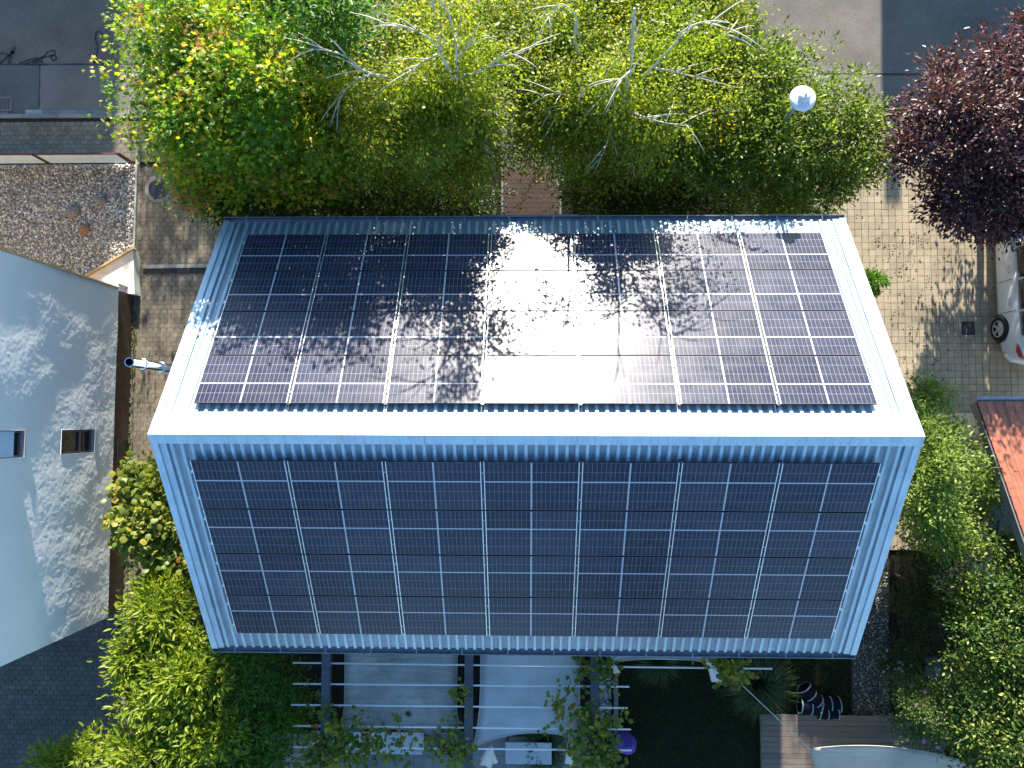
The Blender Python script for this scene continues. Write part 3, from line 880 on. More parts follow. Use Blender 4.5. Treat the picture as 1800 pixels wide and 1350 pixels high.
for k, (a, b_, c, d) in enumerate((open1, open2)):
    q = WX - .12; f = MB(); fw = .05
    f.box((q, (a + b_) / 2, c + fw / 2), (.06, b_ - a, fw)); f.box((q, (a + b_) / 2, d - fw / 2), (.06, b_ - a, fw))
    f.box((q, a + fw / 2, (c + d) / 2), (.06, fw, d - c - 2 * fw)); f.box((q, b_ - fw / 2, (c + d) / 2), (.06, fw, d - c - 2 * fw))
    if k == 0:
        zm = atx(147, 776, WX).z; f.box((q, (a + b_) / 2, zm), (.06, b_ - a - 2 * fw, .07))
    win = f.build('window', M['frame_grey'], wh)
    MB().box((q - .02, (a + b_) / 2, (c + d) / 2), (.012, b_ - a - .02, d - c - .02)).build('pane', M['glass_dark'], win)
    MB().box((WX - .045, (a + b_) / 2, c + .012), (.13, b_ - a + .04, .024)).build('sill', M['sill'], win)
    if k == 1:
        zs_ = atx(27, 780, WX).z
        MB().box((WX - .05, (a + b_) / 2, (zs_ + d) / 2), (.03, b_ - a - .03, d - zs_)).build('roller_shutter', M['fence_panel'], win)
ya, yb = atx(214, 812, WX).y, atx(214, 772, WX).y
m = MB().box((WX - .02, (ya + yb) / 2, .3), (.05, yb - ya, .5)).build('cellar_window', M['iron'], wh)
MB().box((WX + .006, (ya + yb) / 2, .3), (.012, yb - ya - .1, .4)).build('pane', M['glass_dark'], m)
# paved ledge north of the white house
led = empty('house_ledge', at(215, 480, 0), 'pale concrete slab with timber edge at the corner of the white house', 'slab')
lp = poly2([(150, 488), (234, 438), (237, 517), (150, 510)], .3)
MB().prism(lp, -.1, .3).build('slab', M['concrete_white'], led)
a, b_ = at(150, 486, .34), at(235.5, 436, .34)
MB().bar(a - Vector((0, 0, .05)), b_ - Vector((0, 0, .05)), .05, .2).build('edge_board', M['timber_edge'], led)
p = at(216, 503, .33)
MB().box((p.x, p.y, .33), (.24, .07, .06), -.35).build('foot_scraper', M['frame_grey'], led)
# steel threshold across the side passage
a, b_ = at(258, 469, .012), at(370, 467, .012)
m = MB(); m.bar(a, b_, .1, .03); o = m.build('passage_threshold', M['concrete'])
tag(o, 'narrow pale concrete step across the side passage', 'step')
m = MB(); m.bar(a + Vector((-.1, -.12, 0)), b_ + Vector((0, -.12, 0)), .13, .02); o = m.build('channel_drain', M['black']); tag(o, 'dark linear drain beside the pale step in the side passage', 'drain')

# ------------------------------------------------------------------ the solar house
Yclear = -.2118 + 4.7523 + .32
RP = 0.547; cP, sP = math.cos(RP), math.sin(RP)
RX, RY, RZ = .0418, -.2118, CAM_H - 12.6099
HL = 13.7264 / 2
LN, LS = 4.7523 / cP, 4.6051 / cP
def rp(side, x, d, h=0.0):
    """point on a slope: x along the ridge, d down the slope, h above it; side +1 north, -1 south"""
    return Vector((RX + x, RY + side * (d * cP + h * sP), RZ - d * sP + h * cP))
sh = empty('solar_house', (RX, RY, 0), 'detached house with white ribbed metal gable roof covered in solar panels', 'house')
WXa, WXb, WYa, WYb = RX - HL + .3, RX + HL - .3, RY - 4.25, RY + 4.25
def zroof(y): return RZ - abs(y - RY) * sP / cP - .14
m = MB()
prof = [(WYa, -.2), (WYb, -.2), (WYb, zroof(WYb)), (RY, zroof(RY)), (WYa, zroof(WYa))]
m.add([(WXa, y, z) for y, z in prof] + [(WXb, y, z) for y, z in prof],
      [(4, 3, 2, 1, 0), (5, 6, 7, 8, 9)] + [(i, (i + 1) % 5, 5 + (i + 1) % 5, 5 + i) for i in (0, 1, 4)])
m.build('wall', M['render_pale'], sh)
PIT = .1833
def sheet_profile(n):
    pts = [(0.0, -.02)]
    for k in range(n):
        c = (k + .5) * PIT
        pts += [(c - .040, -.02), (c - .026, .022), (c + .026, .022), (c + .040, -.02)]
    pts.append((n * PIT, -.02)); return pts
for side, LL in ((1, LN - .09), (-1, LS)):
    courses = [(.10, .66), (.64, 2.5), (2.48, 4.55 if side < 0 else 3.9), ((4.53 if side < 0 else 3.88), LL)]
    for ci, (d0, d1) in enumerate(courses):
        for k in range(12):
            x0 = -6.6 + k * 1.1; pr = sheet_profile(6); m = MB(); n = len(pr)
            ho = -.003 * ci
            vs = [rp(side, x0 + x, d, h + ho + (.004 if q else 0)) for q, d in enumerate((d0, d1)) for x, h in pr]
            fs = [(i, i + 1, n + i + 1, n + i) if side < 0 else (i + 1, i, n + i, n + i + 1) for i in range(n - 1)]
            m.add(vs, fs)
            # folded lower end so the rib ends show an edge
            vs2 = [rp(side, x0 + x, d1, h + ho + .004) for x, h in pr] + [rp(side, x0 + x, d1, h + ho - .006) for x, h in pr]
            m.add(vs2, [(i, i + 1, n + i + 1, n + i) if side < 0 else (i + 1, i, n + i, n + i + 1) for i in range(n - 1)])
            o = m.build('roof_sheet', M['roof_pan'], sh)
            o.data.materials.append(M['roof'])
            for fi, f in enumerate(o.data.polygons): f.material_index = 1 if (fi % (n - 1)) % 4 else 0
    # screws at the laps
    for sx in (-1, 1):
        # verge flashing: inner upstand and outer cap
        e = HL * sx; i1 = e - sx * .13; i2 = e - sx * .26
        m = MB()
        def strip(a, b_, h0, h1, d0=.06, d1=LL + .02):
            vs = [rp(side, x, d, h) for d in (d0, d1) for x, h in ((a, h0), (b_, h0), (b_, h1), (a, h1))]
            m.add(vs, [(0, 1, 2, 3), (7, 6, 5, 4), (0, 4, 5, 1), (1, 5, 6, 2), (2, 6, 7, 3), (3, 7, 4, 0)])
        strip(e, i1, -.16, .048)
        m.build('verge_trim', M['trim'], sh, bevel=.006)
        m = MB(); strip(i1 - sx * .004, i2, -.03, .014)
        m.build('verge_flashing', M['roof'], sh)
    # underside boarding
    m = MB()
    vs = [rp(side, x, d, h) for d in (0.0, LL - .03) for x, h in ((-HL + .03, -.10), (HL - .03, -.10), (HL - .03, -.04), (-HL + .03, -.04))]
    m.add(vs, [(0, 1, 2, 3), (7, 6, 5, 4), (0, 4, 5, 1), (1, 5, 6, 2), (2, 6, 7, 3), (3, 7, 4, 0)])
    m.build('roof_deck', M['frame_grey'], sh)
# ridge capping in lengths
xs = [-HL - .004, -4.4, -1.9, .82, 3.3, 5.6, HL + .004]
for i in range(6):
    a, b_ = xs[i], xs[i + 1] - (.006 if i < 5 else 0)
    m = MB(); hh = .052 + (.002 if i % 2 else 0)
    prof = [rp(1, 0, .46, .030), rp(1, 0, .44, hh * .9), Vector((RX, RY, RZ + hh / cP)), rp(-1, 0, .17, hh * .9), rp(-1, 0, .185, .02)]
    vs = []
    for x in (a, b_):
        for p in prof: vs.append((RX + x, p.y, p.z))
    for x in (a, b_):
        for p in prof: vs.append((RX + x, p.y, p.z - .02))
    n = 5
    m.add(vs, [(q, q + 1, n + q + 1, n + q) for q in range(4)] + [(2 * n + q + 1, 2 * n + q, 3 * n + q, 3 * n + q + 1) for q in range(4)]
          + [(0, n, 3 * n, 2 * n), (4, 2 * n + 4, 3 * n + 4, n + 4)] + [(q + 1, q, 2 * n + q, 2 * n + q + 1) for q in range(4)] + [(n + q, n + q + 1, 3 * n + q + 1, 3 * n + q) for q in range(4)])
    m.build('ridge_cap', M['trim'], sh)
for side, LL in ((1, LN - .09), (-1, LS)):
    p = rp(side, 0, LL, 0); y0 = p.y - side * .035; z0 = p.z - .045
    W_ = .15
    prof = [(0, .03), (0, -.09), (W_, -.09), (W_, .035), (W_ + .016, .035), (W_ + .016, .02), (W_ + .007, .012), (W_ + .007, -.1), (-.007, -.1), (-.007, .03)]
    m = MB(); n = len(prof)
    vs = [(RX + x, y0 + side * a, z0 + b_) for x in (-HL + .0, HL - .0) for a, b_ in prof]
    fs = [(i, (i + 1) % n, n + (i + 1) % n, n + i) for i in range(n)]
    if side < 0: fs = [f[::-1] for f in fs]
    m.add(vs, fs)
    for x in (-HL + .004, HL - .004):
        m.box((RX + x, y0 + side * W_ / 2, z0 - .03), (.008, W_ - .004, .12))
    m.build('gutter', M['zinc'], sh)
    for k in range(14):
        m = MB(); x = -HL + .5 + k * .98
        m.box((RX + x, y0 + side * (W_ / 2 + .003), z0 + .041), (.03, W_ + .03, .006))
        m.build('gutter_bracket', M['zinc'], sh)

# flue on the west gable
fx, fyy = -7.02, at(225, 637, 7.3).y
fl = empty('steel_flue', (fx, fyy, 0), 'polished stainless steel flue pipe rising beside the west gable', 'flue')
ft = 7.36
m = MB().lathe([(.085, -.1), (.085, ft - .42)], (fx, fyy, 0), 20); m.build('pipe', M['steel'], fl, smooth=True)
m = MB().lathe([(.10, ft - .45), (.10, ft - .42), (.088, ft - .41), (.088, ft), (.068, ft), (.068, ft - .7), (.0, ft - .7)], (fx, fyy, 0), 20); m.build('flue_cap', M['steel'], fl)
m = MB().lathe([(.086, ft - 1.12), (.10, ft - 1.11), (.10, ft - 1.07), (.086, ft - 1.06)], (fx, fyy, 0), 20); m.build('clamp_ring', M['steel'], fl)
m = MB().lathe([(.06, ft - .69), (0.0, ft - .69)], (fx, fyy, 0), 20); m.build('flue_inside', M['black'], fl)
m = MB(); m.bar((fx + .07, fyy, 4.6), (WXa + .02, fyy, 4.6), .04, .05); m.build('wall_bracket', M['alu'], fl)

# solar panels ------------------------------------------------------
PW, PH = 1.726, 1.066
CW = (PW - .028 - .034) / 2; CROW = (PH - .010 - .026) / 5
M['cells_top'] = cell_mat(10, 2, CW, CROW * 2); M['cells_low'] = cell_mat(10, 3, CW, CROW * 3)
def lip_mesh():
    m = MB()
    for s_ in (-1, 1):
        m.box((s_ * (PW / 2 - .006), 0, -.017), (.012, PH, .04))
        m.box((0, s_ * (PH / 2 - .003), -.0185), (PW - .024, .006, .037))
    me = m.mesh('frame', M['alu']); me.materials.append(M['alu_dark'])
    for i, f in enumerate(me.polygons): f.material_index = 1 if (i // 6) % 2 else 0
    return me
me_frame = lip_mesh()
me_back = MB().box((0, 0, -.018), (PW - .026, PH - .012, .03)).mesh('backsheet', M['backsheet'])
me_ct = MB().box((0, 0, 0), (CW, CROW * 2, .005)).mesh('cell_block', M['cells_top'])
me_cl = MB().box((0, 0, 0), (CW, CROW * 3, .005)).mesh('cell_block', M['cells_low'])
me_clamp = MB().box((0, 0, 0), (.035, .05, .05)).box((.0, .012, .03), (.018, .018, .03)).mesh('clamp', M['alu'])
me_rail = MB().box((0, 0, -.065), (.044, PH + .028, .06)).mesh('mounting_rail', M['alu_dark'])
ordn = ['leftmost', 'second from the left', 'third from the left', 'middle', 'third from the right', 'second from the right', 'rightmost']
rown = ['row along the ridge', 'second row below the ridge', 'third row below the ridge', 'row along the gutter']
u0, vN, vS, PITCH = .0061, .5834, .4776, 4.3809 / 4
for side, v0, sn in ((1, vN, 'upper street-side slope'), (-1, vS, 'lower garden-side slope')):
    for r in range(4):
        for c in range(7):
            x = u0 + (c - 3) * 1.775; d = v0 + (r + .5) * PITCH
            pr_ = 'solar panel, ' + ordn[c] + ' in the ' + rown[r] + ', ' + sn
            o = empty('solar_module', rp(side, x, d, .13), pr_, 'solar panel', 'solar panels on the ' + sn)
            o.rotation_euler = (-RP + rnd.uniform(-.0025, .0025), rnd.uniform(-.002, .002), 0 if side > 0 else math.pi)
            for nm, me, lo in (('frame', me_frame, (0, 0, 0)), ('backsheet', me_back, (0, 0, 0))):
                q = link_mesh(nm, me, o); q.location = lo
            top = -(PH / 2 - .005)
            for sx in (-1, 1):
                q = link_mesh('cell_block', me_ct, o); q.location = (sx * (CW / 2 + .014), top + CROW, -.0015)
                q = link_mesh('cell_block', me_cl, o); q.location = (sx * (CW / 2 + .014), top + CROW * 3.5 + .026, -.0015)
            edge = []
            if c == 0: edge.append(-1)
            if c == 6: edge.append(1)
            for e in edge:
                e2 = e if side > 0 else -e
                for yy in (-.3, .3):
                    q = link_mesh('clamp', me_clamp, o); q.location = (e2 * (PW / 2 + .02), yy, -.03)
            if c < 6:
                q = link_mesh('mounting_rail', me_rail, o); q.location = ((1 if side > 0 else -1) * 1.775 / 2, 0, 0)
                e2 = 1 if side > 0 else -1
                for yy in (-.3, .3):
                    q = link_mesh('clamp', me_clamp, o); q.location = (e2 * 1.775 / 2, yy, -.035); q.scale = (.5, .35, .9)

# entrance deck and porch roof
zb = .32
a, b_ = at(885, 378, zb), at(983, 300, zb)
ed = empty('entrance_deck', ((a.x + b_.x) / 2, (a.y + b_.y) / 2, 0), 'dark red timber entrance deck with grey side rails under the birches', 'deck')
y = 4.2; 
while y < b_.y:
    MB().box(((a.x + b_.x) / 2, y + .066, zb - .015 + rnd.uniform(-.004, .002)), (b_.x - a.x, .127, .03)).build('board', M['red_board'], ed); y += .135
for x in (a.x - .03, b_.x + .03):
    MB().box((x, (4.2 + b_.y + .3) / 2, zb + .02), (.045, b_.y + .3 - 4.2, .1)).build('side_rail', M['zinc'], ed)
pth = MB().box(((a.x + b_.x) / 2, (b_.y + 8.5) / 2 + .05, -.06), (b_.x - a.x + .2, 8.55 - b_.y - .1, .2)); o = struct('entrance_path', pth, M['asphalt_dark'])
a, b_ = at(850, 379, 3.2), at(1018, 379, 3.2)
pr = empty('porch_canopy', ((a.x + b_.x) / 2, a.y, 3.2), 'small corrugated canopy edge above the entrance below the gutter', 'canopy')
n = 44; m = MB(); vs = []
for y in (4.0, a.y + .05):
    for i in range(n + 1):
        vs.append((a.x + (b_.x - a.x) * i / n, y, 3.2 + (.03 if i % 2 else -.02) - (y - 4) * .1))
m.add(vs, [(i, i + 1, n + 2 + i, n + 1 + i) for i in range(n)])
m.add([(x, y, z - .01) for x, y, z in vs], [(i + 1, i, n + 1 + i, n + 2 + i) for i in range(n)])
m.build('sheet', M['trim'], pr)
m = MB().box(((a.x + b_.x) / 2, a.y, 3.13), (b_.x - a.x, .03, .08)); m.build('front_bar', M['zinc'], pr)
# ------------------------------------------------------------------ houses across the street (their shadows reach the road)
def far_house(label, x0, x1, y0, y1, zr, wall, chimney=None):
    yc = (y0 + y1) / 2; ze = zr - (y1 - y0) / 2 * .6
    r = empty('street_house', ((x0 + x1) / 2, yc, 0), label, 'house')
    m = MB(); pf = [(y0, -.1), (y1, -.1), (y1, ze), (yc, zr - .12), (y0, ze)]
    m.add([(x0 + .15, y, z) for y, z in pf] + [(x1 - .15, y, z) for y, z in pf], [(4, 3, 2, 1, 0), (5, 6, 7, 8, 9)] + [(i, (i + 1) % 5, 5 + (i + 1) % 5, 5 + i) for i in range(5)])
    m.build('wall', M['render_pale'], r)
    rf = MB()
    for s_ in (-1, 1):
        y = y0 - .4 if s_ < 0 else y1 + .4; z = ze - .24
        rf.add([(x0, yc, zr), (x1, yc, zr), (x1, y, z), (x0, y, z), (x0, yc, zr + .12), (x1, yc, zr + .12), (x1, y, z + .12), (x0, y, z + .12)],
               [(0, 1, 2, 3), (7, 6, 5, 4), (0, 4, 5, 1), (1, 5, 6, 2), (2, 6, 7, 3), (3, 7, 4, 0)])
    ro = rf.build('roof', M['tile'], r)
    if chimney:
        MB().box((chimney, yc + .1, zr + .1), (.45, .4, 1.5)).build('chimney', M['sandstone'], ro)
    for i in range(3):
        x = x0 + (x1 - x0) * (i + .7) / 3.4
        f = MB().box((x, y0 - .02, 1.6), (1.1, .06, 1.2)).build('window', M['fence_panel'], r)
        MB().box((x, y0 - .055, 1.6), (.96, .02, 1.06)).build('pane', M['glass_dark'], f)
    return r
TE = math.tan(SUN_EL)
xe = at(213, 150, -.1).x; yl = 25.0
far_house('pale house with tiled roof across the street at the left', -24, xe + math.tan(SUN_AZ) * 15, yl - 4.5, yl + 4.5, (yl - 2.6) * TE, None)
xr = at(1549, 80, -.1).x; ysh = at(1600, 190, 0).y
far_house('pale house with tiled roof and chimney across the street at the right', xr + math.tan(SUN_AZ) * 15, 24, 20.0, 28.0, (24 - ysh) * TE, None, at(1567, 200, 0).x + .25)
gp = at(1314, 105, -.1)
t_ = empty('gate_pillar', (gp.x + .12, 17.6, 0), 'slim grey pillar at the far side of the street', 'pillar')
MB().box((gp.x + .12 + .16, 17.6, (17.6 - gp.y) * TE / 2 - .05), (.2, .2, (17.6 - gp.y) * TE + .1)).build('shaft', M['concrete'], t_)
MB().box((gp.x + .28, 17.6, (17.6 - gp.y) * TE + .02), (.26, .26, .05)).build('cap', M['concrete'], t_)

# ------------------------------------------------------------------ red tiled roof at the right
tr = at(1720, 706, 2.6); p2 = at(1800, 945, 4.05)
TX, TY, TZ = tr.x, tr.y, tr.z
slope = math.atan2(p2.z - TZ, TY - p2.y)
gh = empty('garage', (TX + 2, TY - 2.5, 0), 'garage with red clay tiled roof and dark gutter at the right edge', 'garage')
MB().box((TX + 2.9, TY - 2.7, 1.15), (5.2, 4.9, 2.5)).build('wall', M['render_pale'], gh)
cs, sn_ = math.cos(slope), math.sin(slope)
def tp(x, d, h=0): return Vector((TX + x, TY - d * cs + h * sn_ * -1 * -1 * 0 - h * -sn_, TZ + d * sn_ + h * cs))
m = MB(); LT = 5.2
vs = [tp(x, d, h) for d in (0, LT) for x, h in ((.02, -.16), (5.4, -.16), (5.4, -.03), (.02, -.03))]
m.add(vs, [(0, 1, 2, 3), (7, 6, 5, 4), (0, 4, 5, 1), (1, 5, 6, 2), (2, 6, 7, 3), (3, 7, 4, 0)]); m.build('roof_deck', M['frame_grey'], gh)
TWd, TLn = .215, .335
def tile_mesh():
    prof = [(0, .0), (.03, .022), (.06, .03), (.09, .022), (.115, .004), (.17, 0), (TWd + .02, .004)]
    m = MB(); n = len(prof); Lx = TLn + .06
    vs = []
    for d, ho in ((0, .028), (Lx, 0)):
        vs += [(x, -d, h + ho) for x, h in prof]
    vs += [(x, 0, h + .010) for x, h in prof]
    m.add(vs, [(i + 1, i, n + i, n + i + 1) for i in range(n - 1)] + [(i, i + 1, 2 * n + i + 1, 2 * n + i) for i in range(n - 1)])
    return m.mesh('tile', M['tile'])
tme = tile_mesh(); ntl = 0
rot_t = Matrix.Rotation(-slope, 4, 'X')
stuff_t = MB()
for c in range(24):
    for r in range(15):
        p = tp(.10 + c * TWd, .02 + r * TLn, .0)
        if c < 9:
            o = link_mesh('tile', tme, gh); o.location = p - ORG[gh.name] + Vector((0, 0, rnd.uniform(-.003, .004)))
            o.rotation_euler = (-slope + rnd.uniform(-.008, .008), rnd.uniform(-.01, .01), rnd.uniform(-.006, .006))
        else:
            stuff_t.add([tuple(p + rot_t.to_3x3() @ v.co) for v in tme.vertices], [tuple(f.vertices) for f in tme.polygons])
o = stuff_t.build('tiles', M['tile'], gh); o['kind'] = 'stuff'
for r in range(15):
    m = MB(); p0, p1 = tp(.03, .02 + r * TLn, .0), tp(.03, .02 + (r + 1) * TLn + .02, -.02)
    m.bar(p0 + Vector((0, 0, -.03)), p1 + Vector((0, 0, -.03)), .14, .13); m.build('verge_tile', M['tile'], gh)
m = MB(); m.bar(tp(-.06, 0, -.12), tp(-.06, LT, -.12), .03, .2); m.build('barge_board', M['frame_grey'], gh)
m = MB(); gy = TY + .07
m.tube([(TX - .05, gy, TZ - .04), (TX + 5.4, gy, TZ - .04)], .065, 10); m.build('gutter', M['zinc'], gh)

# ------------------------------------------------------------------ garden at the back: lawn, path, deck, pergola
lawn_poly = poly2([(1060, 1140), (1497, 1130), (1497, 1260), (1340, 1262), (1340, 1500), (1060, 1500)])
struct('lawn', MB().prism(lawn_poly, -.2, -.012), M['soil'])
def in_poly(poly, P):
    x, y = P[:, 0], P[:, 1]; c = np.zeros(len(P), bool); n = len(poly)
    for i in range(n):
        (x1, y1), (x2, y2) = poly[i], poly[(i + 1) % n]
        k = ((y1 > y) != (y2 > y)) & (x < (x2 - x1) * (y - y1) / (y2 - y1 + 1e-12) + x1); c ^= k
    return c
def grass(name, n, poly, h, z, mat, seed, parent=None, wd=.008):
    g = np.random.default_rng(seed)
    a = np.array(poly); lo, hi = a.min(0), a.max(0)
    P = lo + (hi - lo) * g.random((n, 2)); P = P[in_poly(poly, P)]; n = len(P)
    P = np.c_[P, np.full(n, z)]
    th = g.random(n) * 2 * np.pi; hh = h * (.6 + .8 * g.random(n)); ln = hh * (.3 + .8 * g.random(n))
    dx, dy = np.cos(th), np.sin(th)
    side = np.stack([-dy, dx, np.zeros(n)], 1) * wd
    tip = np.stack([dx * ln, dy * ln, hh], 1)
    V = np.stack([P + side, P - side, P + tip], 1).reshape(-1, 3)
    F = np.arange(n * 3).reshape(n, 3)
    o = link_mesh(name, fast_mesh(name, V, [F], M[mat], np.clip(.45 + .25 * g.normal(size=n), 0, 1)), parent)
    o['kind'] = 'stuff'; return o
grass('grass', 70000, lawn_poly, .035, -.012, 'grass', 5)
struct('garden_path', MB().prism(poly2([(1497, 900), (1562, 900), (1562, 1262), (1497, 1262)]), -.2, .0), M['grit_path'])
scatter_pebbles('path_gravel', 2600, lambda g, n: np.stack([at(1497, 1100, 0).x + (at(1562, 1100, 0).x - at(1497, 1100, 0).x) * g.random(n), at(1530, 1262, 0).y + 5.5 * g.random(n)], 1), .008, .022, M['pebble'], 0, 8)
da, db = at(1338, 1256, .16), at(1660, 1258, .16)
dk = empty('garden_deck', ((da.x + db.x) / 2, da.y - 1, 0), 'low timber deck of wide boards in the garden corner', 'deck')
y = da.y
k = 0
while y > -11.0:
    MB().box(((da.x + db.x) / 2 + rnd.uniform(-.006, .006), y - .068, .145 + rnd.uniform(-.003, .003)), (db.x - da.x, .134, .03)).build('board', M['deck_board'], dk); y -= .142
MB().box((da.x + .05, (da.y - 11) / 2, .06), (.08, da.y + 11 - .1, .13)).build('joist', M['deck_board'], dk)
# planter strip with kerb beside the pergola
pk = at(1083, 1240, .12)
t_ = empty('planter_edging', (pk.x, pk.y, 0), 'narrow grey edging board between pergola vines and lawn', 'edging')
ya, yb = at(1083, 1190, .12).y, at(1083, 1292, .12).y
MB().box((pk.x, (ya + yb) / 2, .04), (.11, ya - yb, .2)).build('board', M['deck_board'], t_)
MB().box((pk.x - .35, yb, .04), (.6, .08, .18)).build('end_board', M['deck_board'], t_)
scatter_pebbles('bed_stones', 700, lambda g, n: np.stack([pk.x - .12 - .3 * g.random(n), yb + (ya - yb) * g.random(n)], 1), .02, .05, M['pebble'], -.03, 9)

# terrace
struct('terrace_bed', MB().prism(poly2([(440, 1285), (1060, 1285), (1060, 1600), (440, 1600)]), -.2, -.03), M['joint'])
ter = empty('terrace', (-3, -9, 0), kind='structure')
tx0, ty1 = at(470, 1290, 0).x, at(700, 1292, 0).y
for i in range(18):
    for j in range(5):
        x, y = tx0 + .25 + i * .5, ty1 - .25 - j * .5
        if x > at(1050, 1300, 0).x: continue
        MB().box((x, y, -.02 + rnd.uniform(-.003, .002)), (.492, .492, .05)).build('slab', M['paving_slab'], ter)
# pergola ------------------------------------------------------------
ZB = 2.8
pg = empty('pergola', at(824, 1240, 0), 'grey steel pergola with thin white cross tubes behind the house', 'pergola')
Yh = WYa - .02
for u in (572.5, 824, 1045.5):
    a = at(u, 1160, ZB); yend = at(u, 1352, ZB).y
    MB().box((a.x, (Yh + yend) / 2, ZB - .1), (.195, Yh - yend, .2)).build('beam', M['beam'], pg, bevel=.006)
    MB().box((a.x, yend + .1, ZB / 2 - .1), (.12, .12, ZB - .2)).build('post', M['beam'], pg)
a = at(1300, 1160, ZB); yend = at(1300, 1202, ZB).y
MB().box((a.x, (Yh + yend) / 2, ZB - .1), (.175, Yh - yend, .2)).build('beam', M['beam'], pg, bevel=.006)
MB().box((a.x, yend + .1, ZB / 2 - .1), (.12, .12, ZB - .2)).build('post', M['beam'], pg)
for (u0_, v0_, u1_, v1_) in ((515, 1165, 1357, 1175.5), (515, 1202, 1106, 1207), (512, 1239, 1103, 1244.5), (516, 1276, 1109, 1282), (516, 1313, 1110, 1319)):
    zt = ZB - .06
    m = MB(); m.tube([at(u0_, v0_, zt), at(u1_, v1_, zt)], .021, 8); m.build('cross_tube', M['white_tube'], pg, smooth=True)
def sail(label, edge, z, mat, sagz=.10, n=14, cords=(), cat='shade sail'):
    """cloth between four edge curves in plan; edge: list of px points, corner indices given by doubled points"""
    L, R_ = edge      # left side and right side polylines from house to garden
    def res(pl):
        P = [np.array(q, float) for q in dense(pl, 6)]
        d = np.cumsum([0] + [np.linalg.norm(P[i + 1] - P[i]) for i in range(len(P) - 1)])
        return [np.array([np.interp(t * d[-1], d, [q[k] for q in P]) for k in (0, 1)]) for t in np.linspace(0, 1, n + 1)]
    A, B = res(L), res(R_)
    vs = []
    for i in range(n + 1):
        for j in range(n + 1):
            s_, t_ = j / n, i / n
            q = A[i] * (1 - s_) + B[i] * s_
            bow = edge_bow * 4 * s_ * (1 - s_) * max(0, (t_ - .55) / .45) ** 2
            zz = z - tilt * t_ - sagz * 16 * s_ * (1 - s_) * t_ * (1 - t_) * .5 + .02 * math.sin(9 * s_ + 4 * t_)
            p = at(q[0], q[1] - bow, zz)
            vs.append(tuple(p))
    fs = [(i * (n + 1) + j, (i + 1) * (n + 1) + j, (i + 1) * (n + 1) + j + 1, i * (n + 1) + j + 1) for i in range(n) for j in range(n)]
    m = MB().add(vs, fs)
    c = Vector(vs[0])
    r = empty('shade_sail', c, label, cat)
    o = m.build('cloth', mat, r, smooth=True)
    sm = o.modifiers.new('s', 'SOLIDIFY'); sm.thickness = .004
    hem = MB()
    for idx in ([i * (n + 1) for i in range(n + 1)], [i * (n + 1) + n for i in range(n + 1)], [n * (n + 1) + j for j in range(n + 1)]):
        hem.tube([Vector(vs[k]) + Vector((0, 0, .004)) for k in idx], .009, 5)
    hem.build('hem', mat, r)
    k = n // 2
    sm2 = MB().tube([Vector(vs[i * (n + 1) + k]) + Vector((0, 0, .004)) for i in range(n + 1)], .006, 4); sm2.build('seam', mat, r)
    for a, b_ in cords:
        MB().tube([a, b_], .008, 5).build('cord', M['rope'], r)
    return r
edge_bow = 18; tilt = 0.0
sail('grey weathered shade sail with dirt streaks between the first two pergola beams',
     ([(606, 1135), (606, 1200), (604, 1250), (596, 1288)], [(805, 1135), (803, 1205), (804, 1255), (816, 1312)]), 2.5, M['sail_worn'])
sail('clean pale shade sail between the middle and third pergola beams',
     ([(845, 1135), (844, 1215), (841, 1262), (832, 1313)], [(1019, 1135), (1019, 1210), (1019, 1260), (1020, 1300)]), 2.5, M['sail_pale'])
edge_bow = 9
sail('narrow strip of shade sail below the gutter between third and last beam',
     ([(1062, 1135), (1063, 1145), (1066, 1154), (1076, 1164)], [(1292, 1138), (1291, 1148), (1287, 1158), (1278, 1170)]), 2.45, M['sail_pale'])
edge_bow = 16; tilt = -.0
sc = at(1425, 1318, 2.3)
tilt = -1.1
sail('cream shade sail above the timber deck tied by a white rope',
     ([(1448, 1420), (1436, 1370), (1430, 1340), (1424, 1316)], [(1735, 1440), (1722, 1390), (1716, 1360), (1706, 1341)]), 1.2, M['sail_cream'],
     cords=[(at(1300, 1200, ZB - .05), sc), (at(1706, 1341, 2.3), at(1735, 1322, 2.3))])
def bundle(label, u, v, z, u2, v2, ln, r0):
    a = at(u, v, z); b_ = at(u2, v2, z - ln)
    m = MB(); n = 18; rows = 7; vs = []
    for i in range(rows):
        t = i / (rows - 1); c = a.lerp(b_, t); r = r0 * (.18 + .82 * t ** .8)
        for k in range(n):
            q = 2 * math.pi * k / n; rr_ = r * (1 + .28 * math.sin(q * 5 + t * 2) * t)
            vs.append((c.x + rr_ * math.cos(q), c.y + rr_ * .6 * math.sin(q), c.z + .03 * math.sin(q * 3) * t))
    m.add(vs, [(i * n + k, i * n + (k + 1) % n, (i + 1) * n + (k + 1) % n, (i + 1) * n + k) for i in range(rows - 1) for k in range(n)])
    r = empty('tied_cloth', a, label, 'cloth')
    m.build('cloth', M['cloth_white'], r, smooth=True)
    MB().tube([a + Vector((0, 0, .25)), a, a + Vector((0, 0, -.03))], [.012, .03, .04], 6).build('tie', M['rope'], r)
bundle('gathered white sail cloth hanging at the short last pergola beam', 1243, 1160, 2.6, 1263, 1194, .9, .17)
bundle('small white cloth end hanging at the third pergola beam near the gutter', 1078, 1166, 2.5, 1084, 1182, .5, .08)
bundle('gathered white cloth hanging below the clean pale sail', 862, 1312, 2.2, 858, 1340, .8, .2)
bundle('gathered white cloth hanging among vine leaves at the third beam', 1002, 1300, 2.2, 1005, 1338, .8, .17)
